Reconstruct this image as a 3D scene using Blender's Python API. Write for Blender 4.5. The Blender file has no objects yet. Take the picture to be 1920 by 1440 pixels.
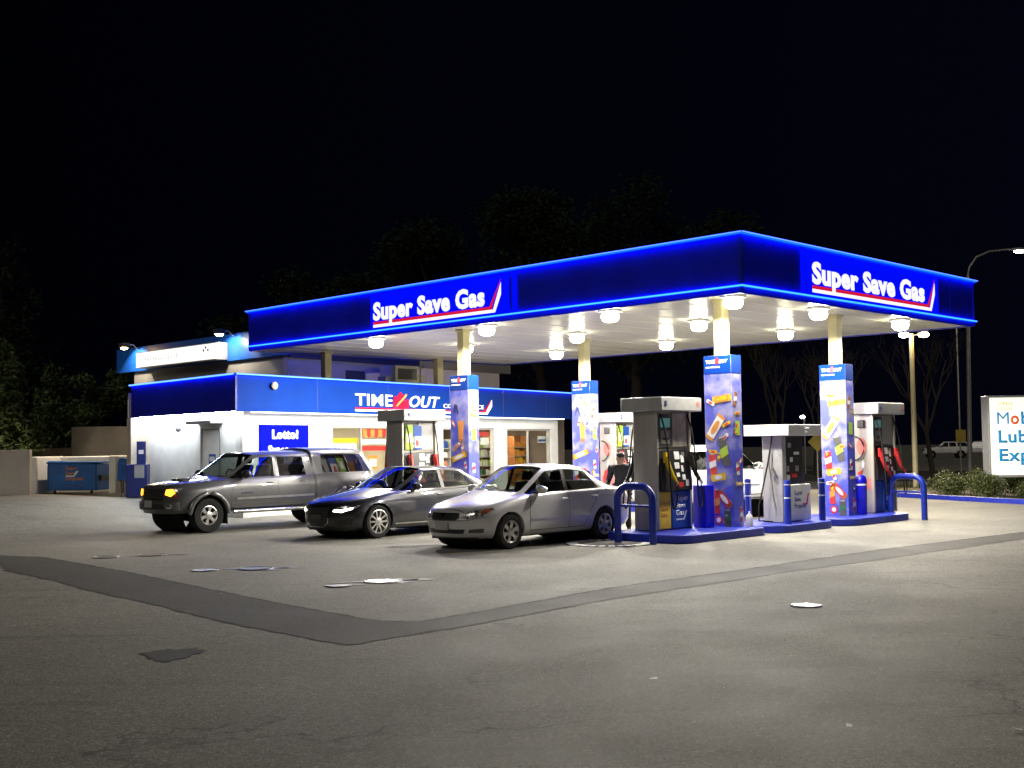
import bpy, bmesh, math, random
from math import sin, cos, pi, radians, sqrt, atan2
from mathutils import Vector, Matrix
from mathutils.bvhtree import BVHTree
random.seed(7)
SC = bpy.context.scene
COL = SC.collection

# ------------------------------------------------------------------ camera
cam = bpy.data.cameras.new("camera"); camo = bpy.data.objects.new("camera", cam); COL.objects.link(camo)
cam.sensor_width = 36; cam.lens = 36*2225.1/1920; cam.clip_end = 2000; cam.clip_start = .1
camo.matrix_world = Matrix.Translation((0, 0, 1.796)) @ Matrix.Rotation(pi/2+.05329, 4, 'X') @ Matrix.Rotation(-.01361, 4, 'Z')
SC.camera = camo
# ------------------------------------------------------------------ world, fill sun, exposure
wd = bpy.data.worlds.new("World"); SC.world = wd; wd.use_nodes = True
nt = wd.node_tree; nt.nodes.clear()
wo = nt.nodes.new('ShaderNodeOutputWorld'); wb = nt.nodes.new('ShaderNodeBackground')
tc = nt.nodes.new('ShaderNodeTexCoord'); sx = nt.nodes.new('ShaderNodeSeparateXYZ'); mr = nt.nodes.new('ShaderNodeMapRange')
cr = nt.nodes.new('ShaderNodeMix'); cr.data_type = 'RGBA'
nt.links.new(tc.outputs['Generated'], sx.inputs[0]); nt.links.new(sx.outputs['X'], mr.inputs['Value'])
mr.inputs['From Min'].default_value = -.4; mr.inputs['From Max'].default_value = .5
nt.links.new(mr.outputs[0], cr.inputs['Factor'])
cr.inputs['A'].default_value = (.0003, .0004, .0012, 1); cr.inputs['B'].default_value = (.0008, .0011, .0040, 1)
nt.links.new(cr.outputs['Result'], wb.inputs['Color']); wb.inputs['Strength'].default_value = 1
nt.links.new(wb.outputs[0], wo.inputs[0])
sun = bpy.data.lights.new("fill_sun", 'SUN'); sun.energy = .55; sun.angle = radians(25); sun.color = (1, .93, .82)  # added broad fill, stands in for unseen street lighting behind the camera
suno = bpy.data.objects.new("fill_sun", sun); COL.objects.link(suno)
suno.rotation_euler = (radians(52), 0, radians(-28))
SC.view_settings.view_transform = 'Standard'; SC.view_settings.look = 'None'
SC.view_settings.exposure = 0; SC.view_settings.gamma = 1
SC.cycles.use_denoising = True
SC.cycles.max_bounces = 6; SC.cycles.diffuse_bounces = 3; SC.cycles.glossy_bounces = 3
SC.cycles.transparent_max_bounces = 12; SC.cycles.transmission_bounces = 4
SC.cycles.sample_clamp_indirect = 6; SC.cycles.caustics_reflective = False; SC.cycles.caustics_refractive = False
SC.cycles.use_light_tree = True
LAMP_W = 950

# ------------------------------------------------------------------ materials
def _n(nt, t, **k):
    n = nt.nodes.new(t)
    for a, b in k.items(): n.inputs[a].default_value = b
    return n
def c4(c): return (c[0], c[1], c[2], 1)
def mat(name, col, rough=.5, metal=0, col2=None, scale=6, detail=6, bump=0, bscale=60, coat=0, emis=None, es=0, spec=.5, stretch=None, thr=(.35, .65)):
    m = bpy.data.materials.new(name); m.use_nodes = True; nt = m.node_tree
    b = nt.nodes['Principled BSDF']; b.inputs['Base Color'].default_value = c4(col)
    b.inputs['Roughness'].default_value = rough; b.inputs['Metallic'].default_value = metal
    b.inputs['Coat Weight'].default_value = coat; b.inputs['Coat Roughness'].default_value = .04
    b.inputs['Specular IOR Level'].default_value = spec
    if emis: b.inputs['Emission Color'].default_value = c4(emis); b.inputs['Emission Strength'].default_value = es
    co = nt.nodes.new('ShaderNodeTexCoord'); out = co.outputs['Object']
    if stretch:
        mp = nt.nodes.new('ShaderNodeMapping'); mp.inputs['Scale'].default_value = stretch
        nt.links.new(out, mp.inputs[0]); out = mp.outputs[0]
    if col2 is None and emis is None: col2 = tuple(c*.8 for c in col)
    if col2:
        n = _n(nt, 'ShaderNodeTexNoise', Scale=scale, Detail=detail); nt.links.new(out, n.inputs['Vector'])
        r = nt.nodes.new('ShaderNodeMapRange'); r.inputs['From Min'].default_value = thr[0]; r.inputs['From Max'].default_value = thr[1]
        nt.links.new(n.outputs['Fac'], r.inputs['Value'])
        x = nt.nodes.new('ShaderNodeMix'); x.data_type = 'RGBA'; x.inputs['A'].default_value = c4(col); x.inputs['B'].default_value = c4(col2)
        nt.links.new(r.outputs[0], x.inputs['Factor']); nt.links.new(x.outputs['Result'], b.inputs['Base Color'])
    if bump:
        n2 = _n(nt, 'ShaderNodeTexNoise', Scale=bscale, Detail=4); nt.links.new(out, n2.inputs['Vector'])
        bp = _n(nt, 'ShaderNodeBump', Strength=bump, Distance=.02); nt.links.new(n2.outputs['Fac'], bp.inputs['Height'])
        nt.links.new(bp.outputs[0], b.inputs['Normal'])
    return m
def emit(name, col, s): return mat(name, tuple(min(1, c)*.6 for c in col), .8, emis=col, es=s, spec=.05)
def glass(name, tint, amount=.5, rough=.02):
    m = bpy.data.materials.new(name); m.use_nodes = True; nt = m.node_tree; nt.nodes.clear()
    o = nt.nodes.new('ShaderNodeOutputMaterial'); t = nt.nodes.new('ShaderNodeBsdfTransparent'); g = nt.nodes.new('ShaderNodeBsdfGlossy')
    t.inputs[0].default_value = c4(tint); g.inputs['Roughness'].default_value = rough
    f = nt.nodes.new('ShaderNodeLayerWeight'); pw = nt.nodes.new('ShaderNodeMath'); pw.operation = 'POWER'; pw.inputs[1].default_value = 4.5
    nt.links.new(f.outputs['Facing'], pw.inputs[0])
    a = nt.nodes.new('ShaderNodeMath'); a.operation = 'MULTIPLY_ADD'; a.inputs[1].default_value = .85; a.inputs[2].default_value = .04+amount
    x = nt.nodes.new('ShaderNodeMixShader'); nt.links.new(pw.outputs[0], a.inputs[0]); nt.links.new(a.outputs[0], x.inputs[0])
    nt.links.new(t.outputs[0], x.inputs[1]); nt.links.new(g.outputs[0], x.inputs[2]); nt.links.new(x.outputs[0], o.inputs[0])
    return m
def ground_mat(name, ca, cb, cc, speck, rough=.75, crack=0., stain=.5):
    m = bpy.data.materials.new(name); m.use_nodes = True; nt = m.node_tree; b = nt.nodes['Principled BSDF']
    co = nt.nodes.new('ShaderNodeTexCoord'); P = co.outputs['Object']; L = nt.links.new
    def noise(sc, det=6, rg=.6):
        n = _n(nt, 'ShaderNodeTexNoise', Scale=sc, Detail=det, Roughness=rg); L(P, n.inputs['Vector']); return n.outputs['Fac']
    def rng(v, a, bb, lo=0., hi=1.):
        r = nt.nodes.new('ShaderNodeMapRange'); L(v, r.inputs['Value'])
        for k, w in zip(('From Min', 'From Max', 'To Min', 'To Max'), (a, bb, lo, hi)): r.inputs[k].default_value = w
        return r.outputs[0]
    def mix(f, A, B, mode='MIX'):
        x = nt.nodes.new('ShaderNodeMix'); x.data_type = 'RGBA'; x.blend_type = mode
        if hasattr(f, 'links'): L(f, x.inputs['Factor'])
        else: x.inputs['Factor'].default_value = f
        for nm, w in (('A', A), ('B', B)):
            if isinstance(w, tuple): x.inputs[nm].default_value = c4(w)
            else: L(w, x.inputs[nm])
        return x.outputs['Result']
    c = mix(rng(noise(.35, 8, .65), .35, .65), ca, cb)
    c = mix(rng(noise(1.7, 8, .7), .5, .78, 0, stain), c, cc)
    s1 = noise(55, 4, .8); s2 = noise(150, 2, .6); s5 = noise(4.5, 6, .7)
    c = mix(rng(s5, .5, .72, 0, .5), c, cc)
    s0 = noise(13, 5, .75)
    c = mix(rng(s0, .55, .75, 0, .4), c, tuple(x*.45 for x in ca))
    c = mix(rng(s0, .45, .28, 0, .35), c, speck)
    c = mix(rng(s1, .55, .66, 0, .85), c, speck)
    c = mix(rng(s1, .46, .34, 0, .8), c, tuple(x*.3 for x in ca))
    c = mix(rng(s2, .58, .68, 0, .7), c, speck)
    for vs_, lo_, hi_, ch_ in ((85, .68, 1.32, .4), (30, .90, 1.10, .08)):
        vv = _n(nt, 'ShaderNodeTexVoronoi', Scale=vs_); L(P, vv.inputs['Vector']); hs = nt.nodes.new('ShaderNodeSeparateColor'); L(vv.outputs['Color'], hs.inputs[0])
        gr = nt.nodes.new('ShaderNodeCombineColor'); k_ = rng(hs.outputs[0], 0, 1, lo_, hi_)
        for q_ in range(3): L(k_, gr.inputs[q_])
        c = mix(1., c, gr.outputs[0], 'MULTIPLY')
        c = mix(rng(hs.outputs[1], .965, .97, 0, ch_), c, tuple(min(1, x*1.5) for x in speck))
    st_ = _n(nt, 'ShaderNodeMapping'); st_.inputs['Rotation'].default_value = (0, 0, .5); st_.inputs['Scale'].default_value = (.35, 2.2, 1); L(P, st_.inputs[0])
    n4 = _n(nt, 'ShaderNodeTexNoise', Scale=.9, Detail=8, Roughness=.7); L(st_.outputs[0], n4.inputs['Vector'])
    c = mix(rng(n4.outputs['Fac'], .56, .74, 0, stain), c, tuple(x*.45 for x in cb))
    if crack:
        v = _n(nt, 'ShaderNodeTexVoronoi', Scale=.22); v.feature = 'DISTANCE_TO_EDGE'
        nd = _n(nt, 'ShaderNodeTexNoise', Scale=1.2, Detail=6); L(P, nd.inputs['Vector'])
        mx = nt.nodes.new('ShaderNodeMix'); mx.data_type = 'RGBA'; mx.blend_type = 'LINEAR_LIGHT'; mx.inputs['Factor'].default_value = .9
        L(P, mx.inputs['A']); L(nd.outputs['Color'], mx.inputs['B']); L(mx.outputs['Result'], v.inputs['Vector'])
        k = rng(v.outputs['Distance'], .0, .006, crack, 0)
        k2 = nt.nodes.new('ShaderNodeMath'); k2.operation = 'MULTIPLY'; L(k, k2.inputs[0]); L(rng(noise(.5, 2), .45, .6), k2.inputs[1])
        c = mix(k2.outputs[0], c, (.012, .011, .01))
    L(c, b.inputs['Base Color']); L(rng(noise(.8, 5), .3, .7, rough-.05, rough+.06), b.inputs['Roughness'])
    b.inputs['Specular IOR Level'].default_value = .22
    bp = _n(nt, 'ShaderNodeBump', Strength=.35, Distance=.012); L(s1, bp.inputs['Height']); L(bp.outputs[0], b.inputs['Normal'])
    return m
M = {}
M['asphalt'] = ground_mat('asphalt', (.215, .208, .176), (.172, .166, .14), (.12, .113, .096), (.5, .49, .45), crack=.85, stain=.65)
M['apron'] = ground_mat('worn pale asphalt', (.225, .217, .188), (.185, .178, .155), (.14, .133, .117), (.34, .33, .29), rough=.72, crack=.35, stain=.45)
M['patch'] = ground_mat('dark asphalt patch', (.058, .057, .056), (.048, .047, .047), (.068, .065, .06), (.12, .118, .11), stain=.4)
M['road'] = ground_mat('road asphalt', (.05, .049, .046), (.042, .04, .038), (.035, .03, .028), (.09, .085, .08))
M['soil'] = ground_mat('soil bed', (.07, .055, .035), (.05, .04, .025), (.03, .04, .015), (.12, .1, .07))
M['bluepaint'] = mat('blue kerb paint', (.012, .03, .42), .45, col2=(.008, .018, .27), scale=4, bump=.15, thr=(.4, .7))
M['bluepost'] = mat('blue post enamel', (.008, .03, .36), .35, coat=.3, col2=(.006, .02, .26))
M['navy'] = mat('navy paint', (.012, .02, .13), .45)
M['binblue'] = mat('bright blue plastic', (.006, .006, .55), .35, col2=(.004, .004, .45))
M['fascia'] = mat('blue fascia panel', (.010, .018, .40), .3, coat=.5, col2=(.008, .013, .31), scale=1.2)
M['storeblue'] = mat('store blue fascia panel', (.0015, .036, .27), .6, col2=(.001, .030, .23), scale=1.1, spec=.06)
M['bandblue'] = mat('blue metal band', (.012, .12, .6), .4, col2=(.01, .10, .5))
M['neon'] = emit('neon tube', (.015, .11, 1.), 6.5)
M['ledblue'] = emit('blue led strip', (.0003, .010, 1.), 22.)
M['ledsoft'] = emit('pale blue led strip', (.05, .125, 1.), 4.5)
M['ledlight'] = emit('light blue led strip', (.10, .26, 1.), 3.2)
M['ledwhite'] = emit('white soffit strip', (.93, .97, 1.), 5)
M['ledside'] = emit('bright white soffit strip', (.9, .97, 1.), 95)
M['signblue'] = emit('backlit blue sign face', (.0, .003, .85), 1.)
M['letter'] = emit('lit white lettering', (1, 1, 1), .95)
M['letterred'] = emit('lit red stripe', (.75, .012, .05), .8)
M['white'] = mat('white paint', (.78, .78, .76), .5, col2=(.7, .7, .68), scale=3)
M['wall'] = mat('white stucco wall', (.74, .75, .74), .75, col2=(.66, .67, .67), scale=2.5, bump=.3, bscale=90)
M['wallbeige'] = mat('beige stucco wall', (.5, .44, .36), .8, col2=(.42, .37, .3), scale=1.5, bump=.3)
M['walldark'] = mat('brown stucco wall', (.13, .1, .085), .8, col2=(.09, .07, .06), scale=2)
M['greywall'] = mat('grey upper wall', (.36, .35, .33), .75, col2=(.3, .29, .275), scale=1.2, bump=.2)
M['creamwall'] = mat('cream upper wall', (.52, .49, .40), .75, col2=(.46, .43, .35), scale=1.2)
M['darkband'] = mat('dark roof band', (.05, .05, .055), .6)
M['soffit'] = mat('canopy soffit panels', (.74, .72, .65), .26, col2=(.66, .64, .575), scale=.9, spec=.6, stretch=(.25, 2.2, 1))
M['cream'] = mat('cream column paint', (.52, .46, .26), .45, col2=(.46, .41, .23), scale=3)
M['steel'] = mat('brushed stainless steel', (.52, .49, .43), .34, metal=.45, col2=(.42, .39, .34), scale=5, stretch=(1, 1, .15))
M['steeldull'] = mat('dull steel', (.45, .44, .42), .42, metal=.75, col2=(.36, .35, .34))
M['greymetal'] = mat('light grey pump enamel', (.36, .36, .355), .4, col2=(.31, .31, .305))
M['greyplast'] = mat('dark grey plastic', (.07, .07, .072), .45, bump=.1)
M['black'] = mat('black plastic', (.012, .012, .013), .4, col2=(.02, .02, .02))
M['rubber'] = mat('black rubber', (.010, .010, .0105), .8, col2=(.016, .0155, .015), scale=20, spec=.25)
M['yellow'] = mat('yellow plastic', (.72, .48, .012), .4)
M['yellowp'] = mat('yellow panel', (.78, .52, .03), .45)
M['red'] = mat('red plastic', (.6, .03, .03), .4)
M['pink'] = mat('pale red panel', (.62, .2, .18), .45)
M['green'] = mat('lime green print', (.38, .58, .05), .45)
M['darkgreen'] = mat('dark green print', (.03, .13, .05), .45)
M['orange'] = mat('orange print', (.72, .28, .05), .45)
M['brown'] = mat('brown print', (.3, .12, .04), .45)
M['paper'] = mat('white label', (.8, .8, .8), .5)
M['panelblue'] = mat('blue pump panel', (.012, .07, .33), .4, col2=(.01, .055, .28))
M['skyprint'] = mat('sky and cloud print', (.07, .085, .52), .4, col2=(.33, .32, .54), scale=2.1, detail=6, thr=(.47, .66))
M['screen'] = emit('pump display', (.12, .3, .3), .35)
M['tile'] = mat('store floor tile', (.5, .46, .4), .4)
M['chrome'] = mat('chrome', (.8, .8, .8), .12, metal=1)
M['tyre'] = M['rubber']
M['alloy'] = mat('alloy wheel', (.62, .61, .58), .28, metal=.85)
M['alloydark'] = mat('dark wheel barrel', (.05, .05, .05), .5, metal=.5)
M['glass'] = glass('car glass', (.55, .60, .57), .06)
M['glassdark'] = glass('privacy glass', (.06, .065, .06), .08)
M['shopglass'] = glass('shop glass', (.93, .95, .93), .0)
M['lens'] = mat('clear lamp lens', (.6, .6, .6), .15, metal=.4, coat=1, col2=(.07, .07, .075), scale=22, thr=(.45, .55))
M['amber'] = mat('amber lamp lens', (.35, .09, .03), .15, coat=1)
M['redlens'] = mat('red tail lens', (.3, .01, .01), .15, coat=1)
M['drl'] = emit('lit white headlamp', (1, .93, .8), 9.)
M['indicator'] = emit('lit amber lamp', (1., .27, .015), 7.)
M['paint_truck'] = mat('grey metallic truck paint', (.105, .105, .108), .36, metal=.35, coat=1, col2=(.095, .095, .098))
M['paint_audi'] = mat('charcoal metallic car paint', (.022, .023, .029), .3, metal=.4, coat=1, col2=(.019, .02, .025))
M['paint_silver'] = mat('silver metallic car paint', (.60, .59, .60), .36, metal=.3, coat=1, col2=(.57, .56, .57))
M['paint_white'] = mat('white car paint', (.78, .77, .74), .35, coat=1, col2=(.74, .73, .7))
M['seat'] = mat('grey seat cloth', (.07, .07, .072), .8)
M['skin'] = mat('skin', (.45, .27, .2), .6)
M['hair'] = mat('dark hair', (.02, .014, .01), .6, bump=.4)
M['jacket'] = mat('dark navy jacket', (.016, .017, .026), .75, bump=.3, bscale=30)
M['trouser'] = mat('dark trousers', (.012, .013, .018), .8)
M['bark'] = mat('bark', (.04, .031, .023), .9, bump=.6, bscale=20)
M['leaf'] = mat('leaf', (.085, .125, .03), .6, col2=(.035, .06, .015), scale=1.3, thr=(.4, .6))
M['leafdark'] = mat('dark leaf', (.02, .031, .014), .85, col2=(.012, .019, .009), scale=1.0, spec=.1)
M['shrubleaf'] = mat('shrub leaf', (.10, .12, .03), .6, col2=(.055, .07, .018), scale=3)
M['concrete'] = mat('bare concrete', (.33, .29, .24), .85, col2=(.2, .17, .13), scale=.8, detail=10, bump=.3, thr=(.4, .7))
M['dumpblue'] = mat('dumpster blue', (.012, .14, .50), .5, col2=(.02, .10, .33), scale=3, detail=10)
M['galv'] = mat('galvanised pole', (.36, .35, .33), .5, metal=.4)
M['sodium'] = emit('sodium floodlight lens', (1, .62, .25), 60.)
M['flood'] = emit('white floodlight lens', (1, .95, .8), 60.)
M['lampglow'] = emit('canopy lamp lens', (1, .95, .68), 34.)
M['signwhite'] = emit('backlit white sign face', (1., .97, .76), 1.05)
M['boxwhite'] = emit('backlit white box face', (1., .98, .93), 1.15)
M['tealprint'] = mat('teal print', (.01, .18, .35), .5, emis=(.01, .22, .5), es=.7)
M['redprint'] = mat('orange red print', (.5, .06, .02), .5, emis=(.75, .1, .04), es=.7)
M['faint'] = mat('faint grey print', (.4, .42, .45), .5, emis=(.3, .33, .36), es=.5)
M['faintyel'] = mat('faded olive print', (.35, .3, .1), .5, emis=(.55, .48, .16), es=.85)
M['shelflight'] = emit('shop ceiling light', (1, .84, .60), 75.)
M['signyellow'] = mat('yellow sign face', (.3, .24, .04), .6)
M['mhole'] = mat('worn cast iron cover', (.36, .36, .35), .42, metal=.6, col2=(.12, .12, .12), scale=9)
M['mholedull'] = mat('dull iron cover', (.07, .068, .065), .7, col2=(.05, .05, .05))
M['mholered'] = mat('rusty red cover', (.2, .11, .09), .75, col2=(.15, .09, .08))
M['puddle'] = mat('wet film', (.10, .10, .10), .12, spec=.8)
M['oil'] = mat('old oil stain', (.028, .025, .022), .5)

# ------------------------------------------------------------------ mesh building
class MB:
    def __init__(s): s.v = []; s.f = []; s.mi = []; s.mats = []; s.T = Matrix.Identity(4)
    def m(s, k):
        mm = M[k] if isinstance(k, str) else k
        if mm not in s.mats: s.mats.append(mm)
        return s.mats.index(mm)
    def add(s, vs, fs, k):
        o = len(s.v); i = s.m(k)
        s.v += [s.T @ Vector(p) for p in vs]; s.f += [[o+a for a in f] for f in fs]; s.mi += [i]*len(fs); return s
    def box(s, x0, x1, y0, y1, z0, z1, k):
        return s.add([(x, y, z) for z in (z0, z1) for y in (y0, y1) for x in (x0, x1)],
                     [(0, 2, 3, 1), (4, 5, 7, 6), (0, 1, 5, 4), (2, 6, 7, 3), (0, 4, 6, 2), (1, 3, 7, 5)], k)
    def prism(s, poly, z0, z1, k, X=None):
        X = X or Matrix.Identity(4); n = len(poly)
        vs = [X @ Vector((p[0], p[1], z)) for z in (z0, z1) for p in poly]
        return s.add(vs, [tuple(range(n))[::-1], tuple(range(n, 2*n))]+[(i, (i+1) % n, n+(i+1) % n, n+i) for i in range(n)], k)
    def tube(s, pts, r, k, n=10, caps=True):
        pts = [Vector(p) for p in pts]; rs = r if isinstance(r, (list, tuple)) else [r]*len(pts)
        vs = []; ref = None
        for i, p in enumerate(pts):
            d = (pts[min(i+1, len(pts)-1)]-pts[max(i-1, 0)]).normalized()
            if ref is None: ref = Vector((0, 0, 1)) if abs(d.z) < .9 else Vector((1, 0, 0))
            a = d.cross(ref).normalized(); b = d.cross(a).normalized(); ref = -b if False else ref
            vs += [p+(a*cos(2*pi*j/n)+b*sin(2*pi*j/n))*rs[i] for j in range(n)]
        fs = [(i*n+j, i*n+(j+1) % n, (i+1)*n+(j+1) % n, (i+1)*n+j) for i in range(len(pts)-1) for j in range(n)]
        if caps: fs += [tuple(range(n))[::-1], tuple(range((len(pts)-1)*n, len(pts)*n))]
        return s.add(vs, fs, k)
    def lathe(s, prof, k, n=20, X=None):
        X = X or Matrix.Identity(4)
        vs = [X @ Vector((r*cos(2*pi*j/n), r*sin(2*pi*j/n), z)) for r, z in prof for j in range(n)]
        return s.add(vs, [(i*n+j, i*n+(j+1) % n, (i+1)*n+(j+1) % n, (i+1)*n+j) for i in range(len(prof)-1) for j in range(n)], k)
    def ball(s, c, r, k, n=12, m=8):
        c = Vector(c); r = Vector(r) if isinstance(r, (tuple, list)) else Vector((r, r, r))
        return s.lathe([(max(1e-3, sin(pi*i/m)), -cos(pi*i/m)) for i in range(m+1)], k, n, Matrix.Translation(c) @ Matrix.Diagonal((*r, 1)))
    def mesh(s, name):
        me = bpy.data.meshes.new(name); me.from_pydata(s.v, [], s.f)
        for mm in s.mats: me.materials.append(mm)
        me.polygons.foreach_set('material_index', s.mi); me.update(); return me
    def build(s, name, parent=None, smooth=None, bevel=0, seg=2):
        me = s.mesh(name); bm = bmesh.new(); bm.from_mesh(me); bmesh.ops.recalc_face_normals(bm, faces=bm.faces); bm.to_mesh(me); bm.free()
        if smooth is None: smooth = 35
        me.polygons.foreach_set('use_smooth', [True]*len(me.polygons)); me.set_sharp_from_angle(angle=radians(smooth))
        o = bpy.data.objects.new(name, me); COL.objects.link(o)
        if parent: o.parent = parent
        if bevel:
            b = o.modifiers.new('bevel', 'BEVEL'); b.width = bevel; b.segments = seg; b.limit_method = 'ANGLE'; b.angle_limit = radians(40)
        return o
def thing(name, label, cat, loc=(0, 0, 0), rz=0, group=None):
    o = bpy.data.objects.new(name, None); COL.objects.link(o); o.empty_display_size = .3
    o.location = loc; o.rotation_euler = (0, 0, rz); return tag(o, label, cat, group)
def tag(o, label=None, cat=None, group=None, kind=None):
    for k, w in (('label', label), ('category', cat), ('group', group), ('kind', kind)):
        if w: o[k] = w
    return o
def dup(root, loc, rz, label, group=None):
    r = root.copy(); COL.objects.link(r); r.location = loc; r.rotation_euler = (0, 0, rz); r['label'] = label
    if group: r['group'] = group
    for ch in list(root.children):
        c = ch.copy(); COL.objects.link(c); c.parent = r
        for g in list(ch.children):
            d = g.copy(); COL.objects.link(d); d.parent = c
    return r
def at(x, y=0, z=0, rz=0): return Matrix.Translation((x, y, z)) @ Matrix.Rotation(rz, 4, 'Z')
def plane(o, X, Y):  # text plane: origin, right axis, up axis
    X = Vector(X).normalized(); Y = Vector(Y).normalized(); Z = X.cross(Y); m = Matrix((X, Y, Z)).transposed().to_4x4(); m.translation = Vector(o); return m
def text(name, s, h, m, P, parent, width=None, bold=.03, ext=.008, shear=0, xs=1, align='LEFT', space=1.05):
    cu = bpy.data.curves.new(name, 'FONT'); cu.body = s; cu.size = 1; cu.offset = bold; cu.extrude = 0; cu.shear = shear; cu.space_character = space; cu.resolution_u = 3
    to = bpy.data.objects.new(name, cu); me = bpy.data.meshes.new_from_object(to); bpy.data.objects.remove(to)
    xsv = [v.co.x for v in me.vertices]; x0, x1 = min(xsv), max(xsv)
    k = h/.73; kx = width/(x1-x0) if width else k*xs
    ox = 0 if align == 'LEFT' else -(x1-x0)*kx/2
    bm = bmesh.new(); bm.from_mesh(me); r = bmesh.ops.extrude_face_region(bm, geom=bm.faces[:])
    for v in r['geom']:
        if isinstance(v, bmesh.types.BMVert): v.co.z += ext/k
    for v in bm.verts: v.co = P @ Vector(((v.co.x-x0)*kx+ox, v.co.y*k, v.co.z*k))
    bmesh.ops.recalc_face_normals(bm, faces=bm.faces); bm.to_mesh(me); bm.free()
    me.materials.clear(); me.materials.append(M[m] if isinstance(m, str) else m)
    o = bpy.data.objects.new(name, me); COL.objects.link(o)
    if parent: o.parent = parent
    return o
def lamp(name, kind, energy, col, parent=None, loc=(0, 0, 0), rot=(0, 0, 0), **k):
    l = bpy.data.lights.new(name, kind); l.energy = energy; l.color = col
    for a, b in k.items(): setattr(l, a, b)
    o = bpy.data.objects.new(name, l); COL.objects.link(o); o.location = loc; o.rotation_euler = rot
    if parent: o.parent = parent
    return o

# forecourt frame: u runs away to the right, v away to the left, origin under the near canopy corner
AN = .7788; TH = pi/2-AN; NX, NY = 4.4176, 22.5985
def UV(u, v, z=0): return (NX+u*cos(TH)-v*sin(TH), NY+u*sin(TH)+v*cos(TH), z)
def toUV(x, y): dx, dy = x-NX, y-NY; return dx*cos(TH)+dy*sin(TH), -dx*sin(TH)+dy*cos(TH)
def sm(a): a = max(0, min(1, a)); return a*a*(3-2*a)
def gz(x, y):
    u, v = toUV(x, y); return .5*sm((v-14.6)/5.6)*sm((3-u)/6)
# ------------------------------------------------------------------ ground
bm = bmesh.new(); N = []
xs = [-400, -200, -120, -80, -60]+[-50+i*1.25 for i in range(73)]+[50, 70, 100, 160, 250, 400]
ys = [-60, -20]+[i*1.25 for i in range(57)]+[75, 85, 100, 130, 180, 260, 400, 700]
for y in ys: N.append([bm.verts.new((x, y, gz(x, y))) for x in xs])
for j in range(len(ys)-1):
    for i in range(len(xs)-1): bm.faces.new((N[j][i], N[j][i+1], N[j+1][i+1], N[j+1][i]))
me = bpy.data.meshes.new('ground'); bm.to_mesh(me); bm.free(); me.materials.append(M['asphalt']); me.polygons.foreach_set('use_smooth', [True]*len(me.polygons))
o = bpy.data.objects.new('ground', me); COL.objects.link(o); tag(o, kind='structure')
def sheet(name, poly, z, m, kind='structure'):
    b = MB(); b.add([(p[0], p[1], z) for p in poly], [tuple(range(len(poly)))], m); return tag(b.build(name), kind=kind)
inner = [(-9.83, 21.48), (-8.19, 20.72), (-7.1, 19.45), (-5.88, 18.03), (-4.6, 16.36), (-3.24, 14.64), (-2.4, 13.6), (-1.53, 12.59), (-1.3, 12.46), (-.94, 12.46), (-.38, 13.13), (1.29, 15.22), (3.12, 16.94), (3.32, 17.13), (6.03, 19.88), (9.98, 23.35), (18.28, 30.56)]
outer = [(-9.24, 20.19), (-8.33, 19.34), (-7.84, 18.37), (-6.4, 16.75), (-5.71, 15.79), (-4.23, 14.05), (-3.44, 13.05), (-2.84, 12.34), (-2.19, 11.66), (-1.54, 11.01), (-1.19, 11.35), (-.36, 12.19), (.83, 13.72), (2.29, 15.16), (3.88, 16.77), (6.15, 18.8), (9.28, 21.72), (16.98, 28.41)]
def jag(P, a=.05, n=5):
    r = []
    for p, q in zip(P, P[1:]):
        for i in range(n):
            t = i/n; r.append((p[0]+(q[0]-p[0])*t+random.uniform(-a, a)*(i > 0), p[1]+(q[1]-p[1])*t+random.uniform(-a, a)*(i > 0)))
    return r+[P[-1]]
inner = jag(inner, .015); outer = jag(outer, .035, 12)
sheet('forecourt_apron', inner+[UV(16.5, 6)[:2], UV(15, 12.8)[:2], UV(-9.5, 12.8)[:2]], .0028, 'apron')
# patch strip as quads so that the concave outline stays clean
b = MB(); K = 150
def along(P, t):
    L = [0]
    for p, q in zip(P, P[1:]): L.append(L[-1]+math.dist(p, q))
    s = t*L[-1]
    for i in range(len(P)-1):
        if s <= L[i+1]+1e-9:
            f = (s-L[i])/max(1e-9, L[i+1]-L[i]); return (P[i][0]+(P[i+1][0]-P[i][0])*f, P[i][1]+(P[i+1][1]-P[i][1])*f)
    return P[-1]
ci = min(range(len(inner)), key=lambda i: inner[i][1]); co_ = min(range(len(outer)), key=lambda i: outer[i][1])
vs = []
for A, B in ((inner[:ci+1], outer[:co_+1]), (inner[ci:], outer[co_:])):
    for i in range(K): a = along(A, i/(K-1)); c = along(B, i/(K-1)); vs += [(*a, .0048), (*c, .0048)]
b.add(vs, [(2*i, 2*i+1, 2*i+3, 2*i+2) for i in range(2*K-1)], 'patch'); tag(b.build('asphalt_patch'), kind='structure')
b = MB(); M['crackfill'] = mat('open joint', (.012, .011, .01), .9); vs = []; rj = random.Random(4)
for i in range(260):
    a = along(inner, i/259*.72); c = along(inner, min(1, i/259*.72+.001)); d = Vector((c[0]-a[0], c[1]-a[1])).normalized(); wv = max(.004, rj.gauss(.016, .008)); of = rj.gauss(0, .006)
    vs += [(a[0]-d.y*(of-wv), a[1]+d.x*(of-wv), .0068), (a[0]-d.y*(of+wv), a[1]+d.x*(of+wv), .0068)]
b.add(vs, [(2*i, 2*i+1, 2*i+3, 2*i+2) for i in range(259)], 'crackfill'); tag(b.build('joint_crack'), kind='structure')
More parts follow.
